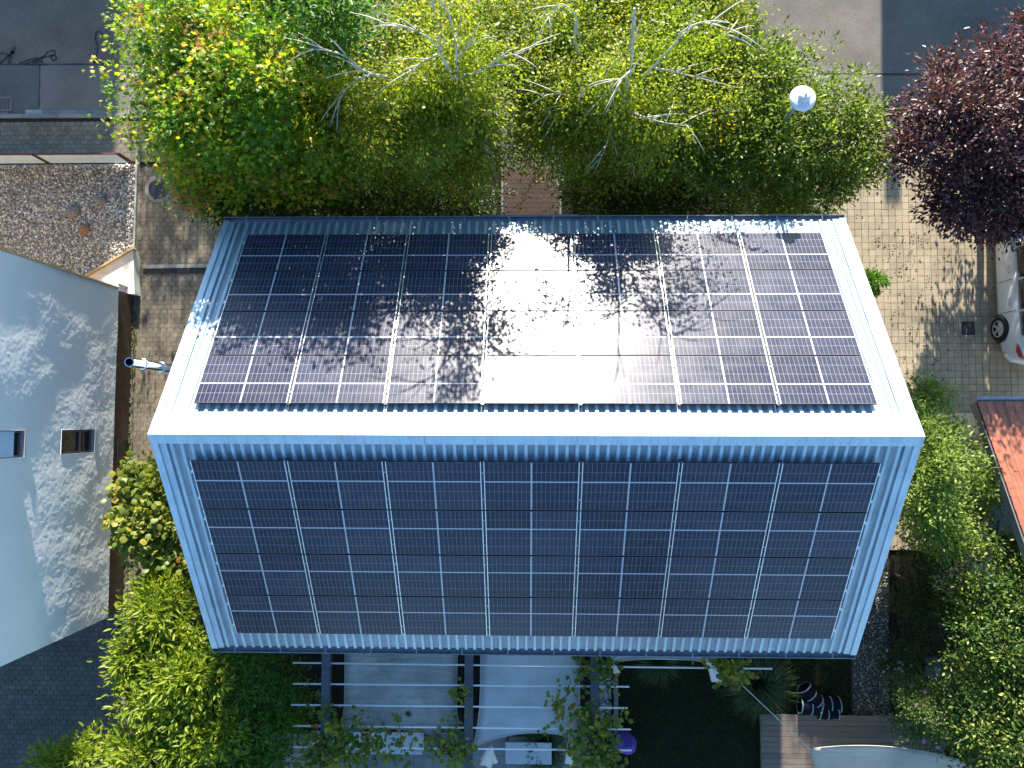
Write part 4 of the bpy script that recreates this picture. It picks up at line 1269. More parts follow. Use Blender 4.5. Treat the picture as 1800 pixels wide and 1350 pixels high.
# furniture under the pergola
def table(label, u0_, u1_, v0_, v1_, z, mat, name='garden_table', cat='table'):
    a, b_ = at(u0_, v1_, z), at(u1_, v0_, z)
    r = empty(name, ((a.x + b_.x) / 2, (a.y + b_.y) / 2, 0), label, cat)
    w_, d_ = b_.x - a.x, b_.y - a.y; nb = max(1, round(w_ / 1.15))
    for k in range(nb):
        MB().box((a.x + w_ * (k + .5) / nb, (a.y + b_.y) / 2, z - .02), (w_ / nb - .012, d_, .04)).build('top', mat, r, bevel=.004)
    for sx in (.06, w_ - .06):
        for sy in (.06, d_ - .06):
            MB().box((a.x + sx, a.y + sy, (z - .04) / 2), (.05, .05, z - .04)).build('leg', M['zinc'], r)
table('long pale garden table below the weathered sail', 546, 745, 1288, 1324, .74, M['table_top'])
table('dark slate bench beside the long pale garden table', 749, 818, 1294, 1321, .45, M['slate_top'], 'garden_bench', 'bench')
table('small pale garden table below the clean sail', 888, 970, 1306, 1343, .74, M['table_top'])
p = at(675, 1333, .55)
t_ = empty('plastic_ball', (p.x, p.y, .0), 'lime green plastic ball at the edge of the terrace', 'ball')
m = MB().lathe([(.001, -.16)] + [(.16 * math.cos(a), .16 * math.sin(a)) for a in np.linspace(-1.4, 1.4, 9)] + [(.001, .16)], (p.x, p.y, .16), 20); m.build('ball', M['lime'], t_, smooth=True)
t_.location = (p.x, p.y, 0)
MB().lathe([(.162, -.012), (.166, 0), (.162, .012)], (p.x, p.y, .16), 20).build('seam', M['lime'], t_)
# purple beanbag
p = at(1098, 1306, .25); g = random.Random(4); m = MB(); n = 16; vs = []
for i in range(8):
    ph = -math.pi / 2 + math.pi * i / 7
    for k in range(n):
        a = 2 * math.pi * k / n; r = math.cos(ph) ** .7 if math.cos(ph) > 0 else 0
        r *= 1 + .08 * math.sin(3 * a + i) + .05 * math.sin(5 * a)
        vs.append((p.x + .33 * r * math.cos(a), p.y + .28 * r * math.sin(a), .23 + .25 * math.sin(ph) * (1 + .15 * math.cos(a))))
m.add(vs, [(i * n + k, i * n + (k + 1) % n, (i + 1) * n + (k + 1) % n, (i + 1) * n + k) for i in range(7) for k in range(n)])
t_ = empty('beanbag', (p.x, p.y, 0), 'purple beanbag on the lawn beside the vine covered beam', 'beanbag')
m.build('bag', M['purple'], t_, smooth=True); MB().tube([(p.x - .05, p.y, .49), (p.x, p.y + .03, .53), (p.x + .06, p.y, .49)], .014, 6).build('handle', M['purple'], t_)
# play tunnel
t_ = empty('play_tunnel', at(1440, 1238, 0), 'black fabric play tunnel with pale blue rings on the dark lawn', 'play tunnel')
segs = [[(1413, 1208), (1424, 1222), (1437, 1234)], [(1406, 1240), (1424, 1243), (1440, 1245)], [(1442, 1236), (1458, 1238), (1474, 1238)], [(1438, 1250), (1452, 1251), (1470, 1250)]]
for sg in segs:
    P = [at(u, v, .2) for u, v in dense(sg, 5)]
    m = MB().tube(P, [.19 + .012 * math.sin(i * 2.2) for i in range(len(P))], 14, cap=False); m.build('sleeve', M['tunnel'], t_, smooth=True)
    for i in (0, 5, 10):
        i = min(i, len(P) - 1); q = P[i]; d = (P[min(i + 1, len(P) - 1)] - P[max(i - 1, 0)]).normalized()
        MB().tube([q - d * .014, q + d * .014], .207, 14, cap=False).build('ring', M['tunnel_ring'], t_, smooth=True)
# slate storage box by the hedge
p = at(1658, 1182, .5)
t_ = empty('storage_box', (p.x, p.y, 0), 'flat blue grey garden storage box between rose bush and tall hedge', 'storage box')
MB().box((p.x, p.y, .22), (.38, .48, .44)).build('body', M['slate_box'], t_); MB().box((p.x, p.y, .465), (.42, .53, .04)).build('lid', M['slate_box'], t_, bevel=.01)
MB().box((p.x - .19, p.y, .5), (.03, .5, .03)).build('lid_rim', M['zinc'], t_)

# ------------------------------------------------------------------ street lamp
p = at(1416, 167, 5.55)
t_ = empty('street_lamp', (p.x, p.y, 0), 'white disc shaped street lamp above the green shrub by the road', 'street lamp')
LZ = 5.4
MB().lathe([(.262, LZ - .03), (.268, LZ), (.255, LZ + .025), (.21, LZ + .045), (.13, LZ + .06), (.0, LZ + .065)], (p.x, p.y, 0), 40).build('shade', M['lamp_white'], t_, smooth=True)
MB().lathe([(.25, LZ - .03), (.0, LZ - .05)], (p.x, p.y, 0), 40).build('lens', M['fence_panel'], t_)
m = MB().lathe([(.12, LZ + .055), (.125, LZ + .10), (.115, LZ + .145), (.085, LZ + .165), (.03, LZ + .172), (0, LZ + .173)], (p.x, p.y, 0), 32); m.build('cap', M['lamp_white'], t_, smooth=True)
MB().lathe([(.02, LZ + .16), (.02, LZ + .195), (.0, LZ + .2)], (p.x, p.y, 0), 12).build('finial', M['zinc'], t_)
MB().tube([(p.x, p.y, -.1), (p.x, p.y, 2.0), (p.x, p.y, LZ - .04)], [.06, .05, .04], 12).build('pole', M['zinc'], t_, smooth=True)

# ------------------------------------------------------------------ parked car
def car():
    q = at(1757, 571, .35); xl = q.x - .03             # outer face of the rear left wheel
    yr = at(1770, 632, .7).y                            # rear end
    L, W = 4.45, 1.80
    r = empty('parked_car', (xl + W / 2, yr + L / 2, 0), 'white estate car parked in the purple tree shade on the driveway', 'car')
    def P(s_, x, z): return Vector((xl + W / 2 + x, yr + s_, z))
    st = [  # s, half width, sill z, belt z, belt half width
        (.0, .62, .48, .92, .60), (.06, .74, .34, .97, .70), (.22, .84, .26, 1.0, .76), (.55, .885, .24, 1.01, .79), (1.0, .895, .24, 1.0, .80), (1.8, .90, .24, .98, .80),
        (2.6, .90, .24, .96, .80), (3.2, .895, .24, .93, .79), (3.8, .87, .25, .86, .76), (4.2, .80, .28, .76, .70), (4.40, .66, .36, .66, .60), (4.45, .52, .46, .60, .5)]
    m = MB(); rows = []
    for s_, hw, zs, zb_, bw in st:
        half = [(hw - .06, zs), (hw, zs + .12), (hw + .0, zs + (zb_ - zs) * .45), (hw - .015, zs + (zb_ - zs) * .62), (hw - .03, zs + (zb_ - zs) * .7), (bw + .012, zb_ - .03), (bw - .03, zb_), (bw * .5, zb_ + .03), (0, zb_ + .04)]
        full = [P(s_, -x, z) for x, z in half] + [P(s_, x, z) for x, z in half[-2::-1]]
        rows.append(full)
    n = len(rows[0]); vs = [v for rw in rows for v in rw]
    fs = [(i * n + k, i * n + k + 1, (i + 1) * n + k + 1, (i + 1) * n + k) for i in range(len(rows) - 1) for k in range(n - 1)]
    fs += [tuple(range(n - 1, -1, -1)), tuple((len(rows) - 1) * n + k for k in range(n))]
    m.add(vs, fs); o = m.build('body', M['paint'], r, smooth=True)
    sb = o.modifiers.new('s', 'SUBSURF'); sb.levels = 2; sb.render_levels = 2
    # greenhouse
    gs_ = [(.16, .66, .52, 1.02, 1.04), (.34, .73, .60, 1.02, 1.36), (.62, .76, .63, 1.02, 1.47), (1.4, .775, .64, 1.0, 1.50), (2.2, .775, .64, .98, 1.48), (2.75, .765, .62, .96, 1.40), (3.3, .75, .60, .93, 1.0)]
    m = MB(); rows = []
    for s_, bw, rw_, zb_, zr_ in gs_:
        half = [(bw, zb_ - .04), (bw, zb_ + .01), (bw * .4 + rw_ * .6, zb_ + (zr_ - zb_) * .65), (rw_, zr_ - .04), (rw_ - .12, zr_ - .0), (0, zr_ + .03)]
        rows.append([P(s_, -x, z) for x, z in half] + [P(s_, x, z) for x, z in half[-2::-1]])
    n = len(rows[0]); vs = [v for rw in rows for v in rw]
    fs = [(i * n + k, i * n + k + 1, (i + 1) * n + k + 1, (i + 1) * n + k) for i in range(len(rows) - 1) for k in range(n - 1)]
    fs += [tuple(range(n - 1, -1, -1)), tuple((len(rows) - 1) * n + k for k in range(n))]
    m.add(vs, fs); o = m.build('roof', M['paint'], r, smooth=True)
    sb = o.modifiers.new('s', 'SUBSURF'); sb.levels = 2; sb.render_levels = 2
    # side windows as curved panes just proud of the greenhouse
    for sd_ in (-1, 1):
        for k, (a, b_) in enumerate(((.60, 1.22), (1.28, 2.06), (2.12, 2.92))):
            m = MB(); rowz = []
            for t in np.linspace(0, 1, 5):
                s_ = a + (b_ - a) * t
                bw = np.interp(s_, [g[0] for g in gs_], [g[1] for g in gs_]); rw_ = np.interp(s_, [g[0] for g in gs_], [g[2] for g in gs_])
                zb_ = np.interp(s_, [g[0] for g in gs_], [g[3] for g in gs_]); zr_ = np.interp(s_, [g[0] for g in gs_], [g[4] for g in gs_])
                tp_ = .86
                if k == 0: tp_ = .86 * min(1, .35 + t * 1.0)
                if k == 2: tp_ = .86 * min(1, 1.25 - t * .9)
                m_ = bw * .4 + rw_ * .6
                pts = [(bw + .012, zb_ + .02), ((bw + m_) / 2 + .02, zb_ + (zr_ - zb_) * .34), (m_ + .016, zb_ + (zr_ - zb_) * .62)]
                if tp_ > .7: pts.append((rw_ + .016, zb_ + (zr_ - zb_) * tp_))
                else: pts.append((m_ + .016, zb_ + (zr_ - zb_) * .63))
                rowz.append([P(s_, sd_ * x, z) for x, z in pts])
            nn = 4
            m.add([v for rw in rowz for v in rw], [(i * nn + q, i * nn + q + 1, (i + 1) * nn + q + 1, (i + 1) * nn + q) for i in range(4) for q in range(3)])
            o = m.build('side_window', M['glass_dark'], r, smooth=True); so = o.modifiers.new('s', 'SOLIDIFY'); so.thickness = .012
        for s_ in (1.25, 2.09):      # door gaps
            zb_ = 1.0
            hwl = .905
            m = MB().tube([P(s_ + .0, sd_ * .858, .30), P(s_, sd_ * (hwl - .0), .40), P(s_, sd_ * hwl, .58), P(s_ + .01, sd_ * (hwl - .035), .78), P(s_ + .02, sd_ * .822, .93)], .006, 4)
            m.build('door_gap', M['rubber'], r)
        for s_ in (1.42, 2.28):
            m = MB().tube([P(s_, sd_ * .878, .80), P(s_ + .03, sd_ * .905, .80), P(s_ + .16, sd_ * .905, .80), P(s_ + .19, sd_ * .878, .80)], .014, 6); m.build('door_handle', M['paint'], r, smooth=True)
        # tail light
        m = MB().add([P(.005, sd_ * .60, .80), P(.05, sd_ * .70, .82), P(.22, sd_ * .80, .86), P(.40, sd_ * .815, .93), P(.24, sd_ * .775, .985), P(.07, sd_ * .71, .965), P(.02, sd_ * .60, .94)], [(0, 1, 5, 6), (1, 2, 4, 5), (2, 3, 4)])
        o = m.build('tail_light', M['red_lens'], r, smooth=True); so = o.modifiers.new('s', 'SOLIDIFY'); so.thickness = .03; so.offset = 0
        for s_ in (.86, 3.55):
            wx = sd_ * (W / 2 - .085)
            c = P(s_, wx, .335)
            m = MB(); n = 28
            prof = [(.20, -.10), (.30, -.10), (.33, -.07), (.335, 0), (.33, .07), (.30, .10), (.225, .095), (.215, .06)]
            vs = []
            for rr_, ox in prof:
                for k in range(n):
                    a = 2 * math.pi * k / n
                    vs.append((c.x + sd_ * ox, c.y + rr_ * math.cos(a), c.z + rr_ * math.sin(a)))
            m.add(vs, [(i * n + k, i * n + (k + 1) % n, (i + 1) * n + (k + 1) % n, (i + 1) * n + k) for i in range(len(prof) - 1) for k in range(n)])
            wh_ = m.build('wheel', M['rubber'], r, smooth=True)
            m = MB(); 
            for k in range(n):
                pass
            vs = []
            for rr_, ox in ((.225, .097), (.20, .09), (.19, .05), (0.0, .02)):
                for k in range(n):
                    a = 2 * math.pi * k / n; vs.append((c.x + sd_ * ox, c.y + rr_ * math.cos(a), c.z + rr_ * math.sin(a)))
            m.add(vs, [(i * n + k, i * n + (k + 1) % n, (i + 1) * n + (k + 1) % n, (i + 1) * n + k) for i in range(1) for k in range(n)])
            for k in range(5):
                a = 2 * math.pi * k / 5 + .3
                for da_ in (-.13, .13):
                    m.bar((c.x + sd_ * .085, c.y + .05 * math.cos(a), c.z + .05 * math.sin(a)), (c.x + sd_ * .092, c.y + .205 * math.cos(a + da_), c.z + .205 * math.sin(a + da_)), .024, .03)
            MB().lathe([(0, .012), (.05, .01), (.055, -.03)], (0, 0, 0), 14)
            MB().tube([(c.x + sd_ * .06, c.y, c.z), (c.x + sd_ * .1, c.y, c.z)], .06, 14).build('hub_cap', M['alu'], wh_)
            m.build('rim', M['alu'], wh_)
            mm = MB(); vs = []
            for rr_ in (.21, 0.001):
                for k in range(n):
                    a = 2 * math.pi * k / n; vs.append((c.x + sd_ * .045, c.y + rr_ * math.cos(a), c.z + rr_ * math.sin(a)))
            mm.add(vs, [(k, (k + 1) % n, n + (k + 1) % n, n + k) for k in range(n)]); mm.build('brake_disc', M['iron'], wh_)
            m = MB(); n2 = 18; vs = []           # dark wheel arch
            for rr_, ox in ((.345, .098), (.375, .098), (.385, .06), (.345, .06)):
                for k in range(n2 + 1):
                    a = -.25 + (math.pi + .5) * k / n2
                    vs.append((c.x + sd_ * ox, c.y + rr_ * math.cos(a), c.z + rr_ * math.sin(a) + .01))
            m.add(vs, [(i * (n2 + 1) + k, i * (n2 + 1) + k + 1, (i + 1) * (n2 + 1) + k + 1, (i + 1) * (n2 + 1) + k) for i in range(3) for k in range(n2)])
            m.build('wheel_arch', M['rubber'], r, smooth=True)
    m = MB().add([P(.155, -.5, 1.06), P(.155, .5, 1.06), P(.33, .46, 1.36), P(.33, -.46, 1.36)], [(0, 1, 2, 3)])
    o = m.build('rear_window', M['glass_dark'], r); so = o.modifiers.new('s', 'SOLIDIFY'); so.thickness = .03; so.offset = 0
    m = MB().tube([P(.16, -.84, .50), P(.02, -.70, .50), P(-.05, -.4, .50), P(-.06, 0, .50), P(-.05, .4, .50), P(.02, .70, .50), P(.16, .84, .50)], [.06, .075, .08, .08, .08, .075, .06], 8)
    m.build('rear_bumper', M['paint'], r, smooth=True)
car()
# ------------------------------------------------------------------ vegetation
def clr(P): return ~((P[:, 1] < Yclear) & (P[:, 1] > RY - 4.95) & (np.abs(P[:, 0] - RX) < HL + .25)) & (P[:, 2] > .05)
def clrS(P): return ~((P[:, 1] > RY - 5.05) & (np.abs(P[:, 0] - RX) < HL + .12) & (P[:, 2] > 1.2)) & (P[:, 2] > .03)
def B(u, v, z, rx, ry, rz): p = at(u, v, z); return ((p.x, p.y, p.z), rx, ry, rz)

# maple at the upper left
tree('maple_tree', 'large maple with yellow green and orange tinged leaves at the upper left', at(350, 262, 0),
     [B(400, 60, 4.9, 1.9, 1.6, 1.4), B(360, 140, 5.5, 1.5, 1.5, 1.6), B(460, 150, 6.2, 1.5, 1.5, 1.6), B(315, 215, 3.8, 1.1, .9, 1.2), B(420, 255, 4.6, 1.8, 1.3, 1.8), B(540, 270, 4.0, 1.4, 1.2, 1.9), B(295, 60, 4.3, .95, 1.0, 1.0), B(400, -50, 3.9, 1.8, 1.4, 1.3)],
     dict(mat='lf_maple', nclump=1000, per=44, boughs=95, spread=.40, tpl='maple', size=.13, sig=.17, flat=.6, sprigs=60, sprig_len=.4, shell=.5, clear=clr, tone_c=1.0), M['bark'], trunk_r=.2, seed=21, limbs=12)
tree('young_lime_tree', 'darker green tree standing between the maple and the first birch', at(575, 165, 0),
     [B(570, 40, 6.6, 1.1, 1.2, 1.7), B(600, 110, 4.6, 1.1, 1.1, 1.6), B(520, 60, 5.0, .9, 1.0, 1.4)],
     dict(mat='lf_lime', nclump=260, per=30, boughs=30, tpl='ovate', size=.12, sig=.2, flat=.6, sprigs=8, shell=.4, clear=clr), M['bark'], trunk_r=.1, seed=22, limbs=6)
tree('hazel_shrub', 'low leafy sprigs at the left edge of the maple above the side passage', at(330, 255, 0),
     [B(245, 225, 2.2, .65, .28, .4), B(330, 300, 1.6, .5, .35, .6), B(375, 330, 1.6, .6, .4, .8), B(200, 225, 2.1, .25, .15, .2), B(400, 345, 1.8, 1.2, .7, 1.2)],
     dict(mat='lf_hornbeam', nclump=90, per=16, tpl='ovate', size=.12, sig=.16, flat=.5, sprigs=22, shell=.3, clear=clr), M['bark'], trunk_r=.05, seed=23, limbs=10, cat='shrub')

tree('street_tree', 'round tree across the street opposite the side passage', (-9.25, 17.2, -.1),
     [((-9.3, 17.2, 3.2), 1.75, 1.6, 1.8), ((-8.6, 17.4, 2.4), 1.4, 1.3, 1.4), ((-9.9, 17.0, 2.4), 1.1, 1.2, 1.3)],
     dict(mat='lf_lime', nclump=260, per=26, tpl='ovate', size=.13, sig=.25, flat=.6, shell=.3), M['bark'], trunk_r=.14, seed=25, limbs=8)
# birches: pale limbs with bare ends arching over hanging foliage
def birch(label, base, top, blobs, limbs_px, seed, ncl, dz=0.0, lr=.036):
    g = random.Random(seed); b = Vector(base); tp_ = Vector(top)
    r = empty('birch_tree', b, label, 'tree', 'birches in front of the house')
    pts = curve_pts(b - Vector((0, 0, .1)), tp_, 0, 9, .012, g); ends = []
    MB().tube(pts, [.13 * (1 - .82 * i / 9) for i in range(10)], 8).build('trunk', M['birch'], r, smooth=True)
    for px_ in limbs_px:
        P = [Vector(at(u, v, z - dz)) for u, v, z in px_]
        P = [Vector(q) for q in dense([tuple(q) for q in P], 4)]
        n = len(P); ends.append(P[n // 2]); ends.append(P[-1]); MB().tube(P, [lr * (1 - .78 * i / (n - 1)) for i in range(n)], 6).build('branch', M['birch'], r, smooth=True)
        m = MB()
        for k in range(5):
            i = g.randint(n // 4, n - 1); q = P[i]; d = (P[i] - P[i - 1]).normalized()
            e = q + (d + Vector((g.uniform(-.7, .7), g.uniform(-.7, .7), g.uniform(-.2, .5)))).normalized() * g.uniform(.4, .8)
            m.tube(curve_pts(q, e, .06, 4), [.014, .012, .010, .007, .004], 5)
        m.build('twig', M['birch'], r, smooth=True)
    blobs = blobs + [((q.x, q.y + .12, q.z - .22), .34, .30, .28) for q in ends]
    o, C = foliage('crown', blobs, ncl, 100, 'small', .08, .2, M['lf_birch'], r, seed, flat=.9, droop=1.9, boughs=90, spread=.38, clear=clr, sprigs=30, tone_c=.6, sprig_len=.8)
    return r
birch('birch with wide forked pale limbs left of the entrance deck', at(828, 312, 0), at(797, 70, 7.2),
      [B(800, 50, 4.8, 1.6, 1.3, 1.2), B(700, 80, 5.2, 1.5, 1.3, 1.2), B(620, 170, 5.6, 1.1, 1.2, 1.3), B(730, 175, 6.2, 1.3, 1.1, 1.3), B(820, 190, 5.4, .8, 1.0, 1.3), B(860, 70, 4.8, .7, 1.1, 1.1), B(780, 120, 6.2, 1.1, .9, 1.1), B(640, 290, 3.6, 1.3, .8, 1.2), B(800, 290, 3.8, 1.0, .6, 1.1), B(740, -50, 4.2, 2.0, 1.2, 1.2), B(560, 210, 4.4, .8, .9, 1.1)],
      [[(805, 140, 7.0), (780, 105, 7.5), (760, 72, 7.9), (725, 52, 8.1), (690, 43, 8.1), (655, 48, 7.9)],
       [(797, 140, 7.0), (775, 95, 7.6), (770, 50, 8.1), (757, 0, 8.5)],
       [(806, 132, 7.0), (802, 95, 7.7), (797, 60, 8.2), (785, 15, 8.7)],
       [(806, 135, 6.9), (850, 122, 7.2), (885, 100, 7.5), (915, 94, 7.5)],
       [(806, 105, 7.3), (818, 88, 7.6), (830, 76, 7.8)],
       [(770, 95, 7.3), (744, 108, 7.3), (728, 122, 7.2), (722, 132, 7.0)],
       [(680, 135, 6.6), (655, 130, 6.9), (625, 118, 7.0), (600, 113, 6.9), (575, 118, 6.7)],
       [(655, 131, 6.6), (625, 140, 6.7), (606, 160, 6.4), (597, 178, 6.1)],
       [(640, 126, 6.7), (605, 98, 7.2), (570, 88, 7.3), (540, 86, 7.2)],
       [(738, 175, 5.8), (718, 190, 5.7), (700, 212, 5.4)], [(838, 243, 4.5), (852, 258, 4.4), (864, 273, 4.2)]], 31, 720, -.25, .025)
birch('birch with straight pale stem just right of the entrance deck', at(1020, 300, 0), at(1013, 20, 6.6),
      [B(1005, 30, 4.2, 1.4, 1.2, 1.1), B(965, 100, 4.6, 1.0, 1.1, 1.0), B(1040, 120, 4.8, 1.0, 1.0, 1.0), B(945, 180, 4.2, .9, .9, .9), B(1005, 205, 4.5, .9, .9, 1.0), B(945, 240, 3.0, .6, .6, .7), B(1000, -60, 3.8, 1.7, 1.2, 1.1), B(1040, 280, 3.0, .9, .6, 1.2), B(1000, 150, 4.8, .9, .9, .8)],
      [[(1014, 200, 6.0), (1022, 165, 6.8), (1040, 148, 7.2), (1072, 142, 7.3)], [(1070, 141, 7.2), (1066, 158, 7.0), (1055, 176, 6.8)],
       [(1016, 60, 7.8), (1010, 25, 8.4), (985, 7, 8.6), (965, 30, 8.3)], [(1010, 170, 6.2), (980, 165, 6.4), (955, 168, 6.3)], [(1000, 180, 6.1), (985, 192, 6.0), (965, 196, 5.9)]], 32, 560, .9, .02)
birch('birch leaning to the right with bent bare limbs near the lamp', at(1070, 300, 0), at(1115, 15, 7.0),
      [B(1120, 40, 4.6, 1.4, 1.2, 1.2), B(1190, 70, 4.1, 1.5, 1.1, .9), B(1245, 110, 3.9, .9, .9, .9), B(1120, 130, 5.3, 1.0, 1.0, 1.0), B(1190, 160, 4.5, 1.1, .9, .8), B(1100, 215, 5.2, .9, .8, 1.2), B(1170, 260, 3.8, .9, .7, 1.2), B(1130, 320, 2.6, .9, .5, 1.0), B(1130, -60, 4.0, 2.0, 1.2, 1.2), B(1225, 20, 3.9, 1.1, .9, .9)],
      [[(1090, 200, 5.8), (1100, 165, 6.6), (1108, 130, 7.2), (1112, 80, 7.9), (1118, 30, 8.5)], [(1108, 125, 7.2), (1092, 140, 7.2), (1088, 148, 7.1)],
       [(1130, 135, 6.6), (1165, 100, 7.2), (1190, 72, 7.6), (1225, 42, 7.8), (1265, 45, 7.6), (1280, 62, 7.3)], [(1190, 75, 7.5), (1200, 55, 7.8), (1235, 40, 7.8), (1285, 52, 7.5)],
       [(1106, 195, 6.0), (1135, 207, 6.2), (1170, 216, 6.1), (1215, 222, 5.8)], [(1072, 217, 5.4), (1070, 240, 5.4), (1063, 262, 5.2), (1055, 280, 4.9)],
       [(1094, 228, 4.8), (1110, 262, 4.6), (1130, 300, 4.2)], [(1150, 120, 6.6), (1180, 125, 6.6), (1200, 130, 6.5), (1290, 152, 6.0)]], 33, 700, .2, .024)
# undergrowth in front of the house
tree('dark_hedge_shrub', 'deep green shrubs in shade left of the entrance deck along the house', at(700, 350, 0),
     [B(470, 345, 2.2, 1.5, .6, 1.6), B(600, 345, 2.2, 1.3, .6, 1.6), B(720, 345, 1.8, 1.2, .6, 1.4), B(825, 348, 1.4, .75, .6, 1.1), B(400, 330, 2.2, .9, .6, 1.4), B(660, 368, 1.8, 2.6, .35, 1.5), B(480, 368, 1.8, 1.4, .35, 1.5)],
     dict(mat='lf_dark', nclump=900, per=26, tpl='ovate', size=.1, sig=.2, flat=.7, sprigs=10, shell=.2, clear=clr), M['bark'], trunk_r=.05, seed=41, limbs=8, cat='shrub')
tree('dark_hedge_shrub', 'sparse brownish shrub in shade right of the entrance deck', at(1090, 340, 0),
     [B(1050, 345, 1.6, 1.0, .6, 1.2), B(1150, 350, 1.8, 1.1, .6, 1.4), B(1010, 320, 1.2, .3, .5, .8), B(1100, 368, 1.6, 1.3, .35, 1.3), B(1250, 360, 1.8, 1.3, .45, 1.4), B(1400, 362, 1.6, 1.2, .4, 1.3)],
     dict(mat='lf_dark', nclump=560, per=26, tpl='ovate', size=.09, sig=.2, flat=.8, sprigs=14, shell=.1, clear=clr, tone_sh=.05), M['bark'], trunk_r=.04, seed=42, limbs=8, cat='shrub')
# hornbeam beside the lamp
tree('hornbeam_shrub', 'dense bright green tree around the white street lamp', at(1380, 290, 0),
     [B(1370, 145, 3.4, 1.2, .95, .95), B(1460, 205, 3.7, 1.05, 1.0, .95), B(1490, 255, 3.8, .85, .8, 1.0), B(1370, 235, 4.0, 1.15, 1.0, .8), B(1285, 230, 3.8, .95, .9, .9), B(1260, 310, 3.0, 1.0, .8, 1.4), B(1370, 330, 2.6, 1.4, .8, 1.4), B(1345, 115, 4.2, .5, .5, .6), B(1455, 310, 2.6, .8, .7, 1.1)],
     dict(mat='lf_hornbeam', nclump=820, per=36, boughs=85, spread=.33, tpl='ovate', size=.10, sig=.15, flat=.6, sprigs=50, shell=.5, clear=clr, tone_c=.45, sprig_len=.45), M['bark'], trunk_r=.1, seed=51, limbs=12)
# purple plum
tree('purple_plum_tree', 'dark purple leaved plum tree at the right edge above the driveway', (12.5, 7.0, 0),
     [B(1730, 200, 4.4, 1.6, 1.4, 1.1), B(1805, 145, 4.2, 1.3, 1.1, 1.1), B(1660, 240, 4.2, 1.1, 1.0, 1.1), B(1700, 330, 3.6, 1.2, .9, .9), B(1790, 320, 3.6, 1.5, 1.2, 1.1), B(1880, 200, 4.0, 1.6, 1.7, 1.2), B(1630, 200, 4.6, .6, .5, .8), B(1612, 262, 4.4, .6, .5, .7), B(1640, 340, 3.6, .5, .4, .4), B(1765, 385, 3.2, .9, .5, .6), B(1840, 385, 3.2, .9, .5, .7), B(1850, 60, 4.2, .9, .8, .9), ((13.4, 7.0, 1.6), 1.7, .9, 1.3), ((11.9, 6.9, 1.6), 1.0, .8, 1.2), ((12.6, 7.4, 2.8), 1.3, 1.0, 1.0), ((11.6, 7.3, 2.6), 1.0, .9, 1.0), ((14.5, 7.4, 2.6), 1.4, 1.0, 1.3)],
     dict(mat='lf_purple', nclump=1700, per=36, boughs=130, spread=.36, tpl='ovate', size=.105, sig=.16, flat=.55, sprigs=70, shell=.5, tone_c=.5, sprig_len=.5), M['bark'], trunk_r=.12, seed=61, limbs=14, top=(12.4, 7.0, 4.6))
# bright cypress tip peeping out behind the roof edge
tree('cypress', 'small bright green cypress beside the right gable wall', at(1490, 500, 0),
     [B(1500, 502, 1.6, .45, .32, .9), B(1548, 494, 1.5, .17, .07, .08), B(1532, 515, 1.4, .15, .08, .1), B(1527, 498, 1.5, .22, .12, .2)],
     dict(mat='conifer', nclump=170, per=40, tpl='lance', size=.085, sig=.055, flat=.6, sprigs=10, shell=.2, sprig_len=.2), M['bark'], trunk_r=.04, seed=62, limbs=3, cat='shrub')
# shrubs right of the house
tree('pale_green_shrub', 'sunlit pale green shrub between the right gable and the red tiled garage', at(1650, 820, 0),
     [B(1640, 800, 3.2, .9, .8, 1.1), B(1615, 870, 3.1, .65, .8, 1.2), B(1700, 850, 2.6, .6, .5, .9), B(1650, 930, 2.6, .8, .5, .9), B(1720, 900, 2.2, .4, .4, .6), B(1635, 700, 2.6, .45, .35, .5), B(1600, 740, 2.6, .6, .6, .9), B(1700, 790, 2.4, .4, .25, .5)],
     dict(mat='lf_pale', nclump=640, per=34, boughs=60, spread=.24, tpl='ovate', size=.085, sig=.13, flat=.55, sprigs=60, shell=.45, tone_c=.4, sprig_len=.4), M['bark'], trunk_r=.05, seed=71, limbs=10, cat='shrub')
tree('tall_garden_hedge', 'tall dense hedge with bright yellow green tips at the lower right edge', at(1750, 1120, 0),
     [B(1740, 1010, 2.8, 1.0, 1.0, 1.5), B(1755, 1120, 3.2, 1.1, 1.0, 1.6), B(1740, 1240, 3.2, .9, 1.0, 1.6), B(1780, 1330, 3.4, 1.0, 1.0, 1.6), B(1700, 1060, 1.6, .7, .7, 1.0), B(1830, 1100, 3.6, 1.0, 1.6, 1.7), B(1705, 1335, 1.6, .5, .5, .9), B(1790, 960, 2.0, .8, .6, 1.0), B(1700, 1170, 1.5, .5, .8, .9)],
     dict(mat='lf_bright', nclump=1300, per=34, tpl='ovate', size=.085, sig=.12, flat=.7, rosette=1, sprigs=0, shell=.55, tone_c=.75), M['bark'], trunk_r=.08, seed=72, limbs=8, cat='hedge')
tree('dark_garden_shrub', 'dark shaded shrub behind the garden path beside the tall hedge', at(1610, 1050, 0),
     [B(1610, 1030, 1.2, .7, 1.0, .9), B(1600, 1130, 1.0, .5, .6, .7), B(1650, 960, 1.4, .6, .6, .9)],
     dict(mat='lf_dark', nclump=130, per=30, tpl='ovate', size=.08, sig=.17, flat=.6, sprigs=12, shell=.3), M['bark'], trunk_r=.04, seed=73, limbs=6, cat='shrub')
rb, RC = tree('rose_bush', 'round rose bush with small pink flowers beside the timber deck', at(1615, 1250, 0),
     [B(1600, 1230, 2.2, .5, .42, .7), B(1635, 1260, 2.4, .42, .42, .6), B(1622, 1212, 2.1, .48, .36, .6), B(1640, 1288, 2.0, .32, .36, .6), B(1592, 1268, 1.9, .36, .36, .6)],
     dict(mat='lf_rose', nclump=210, per=30, tpl='ovate', size=.06, sig=.11, flat=.6, sprigs=30, shell=.5, sprig_len=.3), M['bark'], trunk_r=.03, seed=74, limbs=8, cat='shrub')
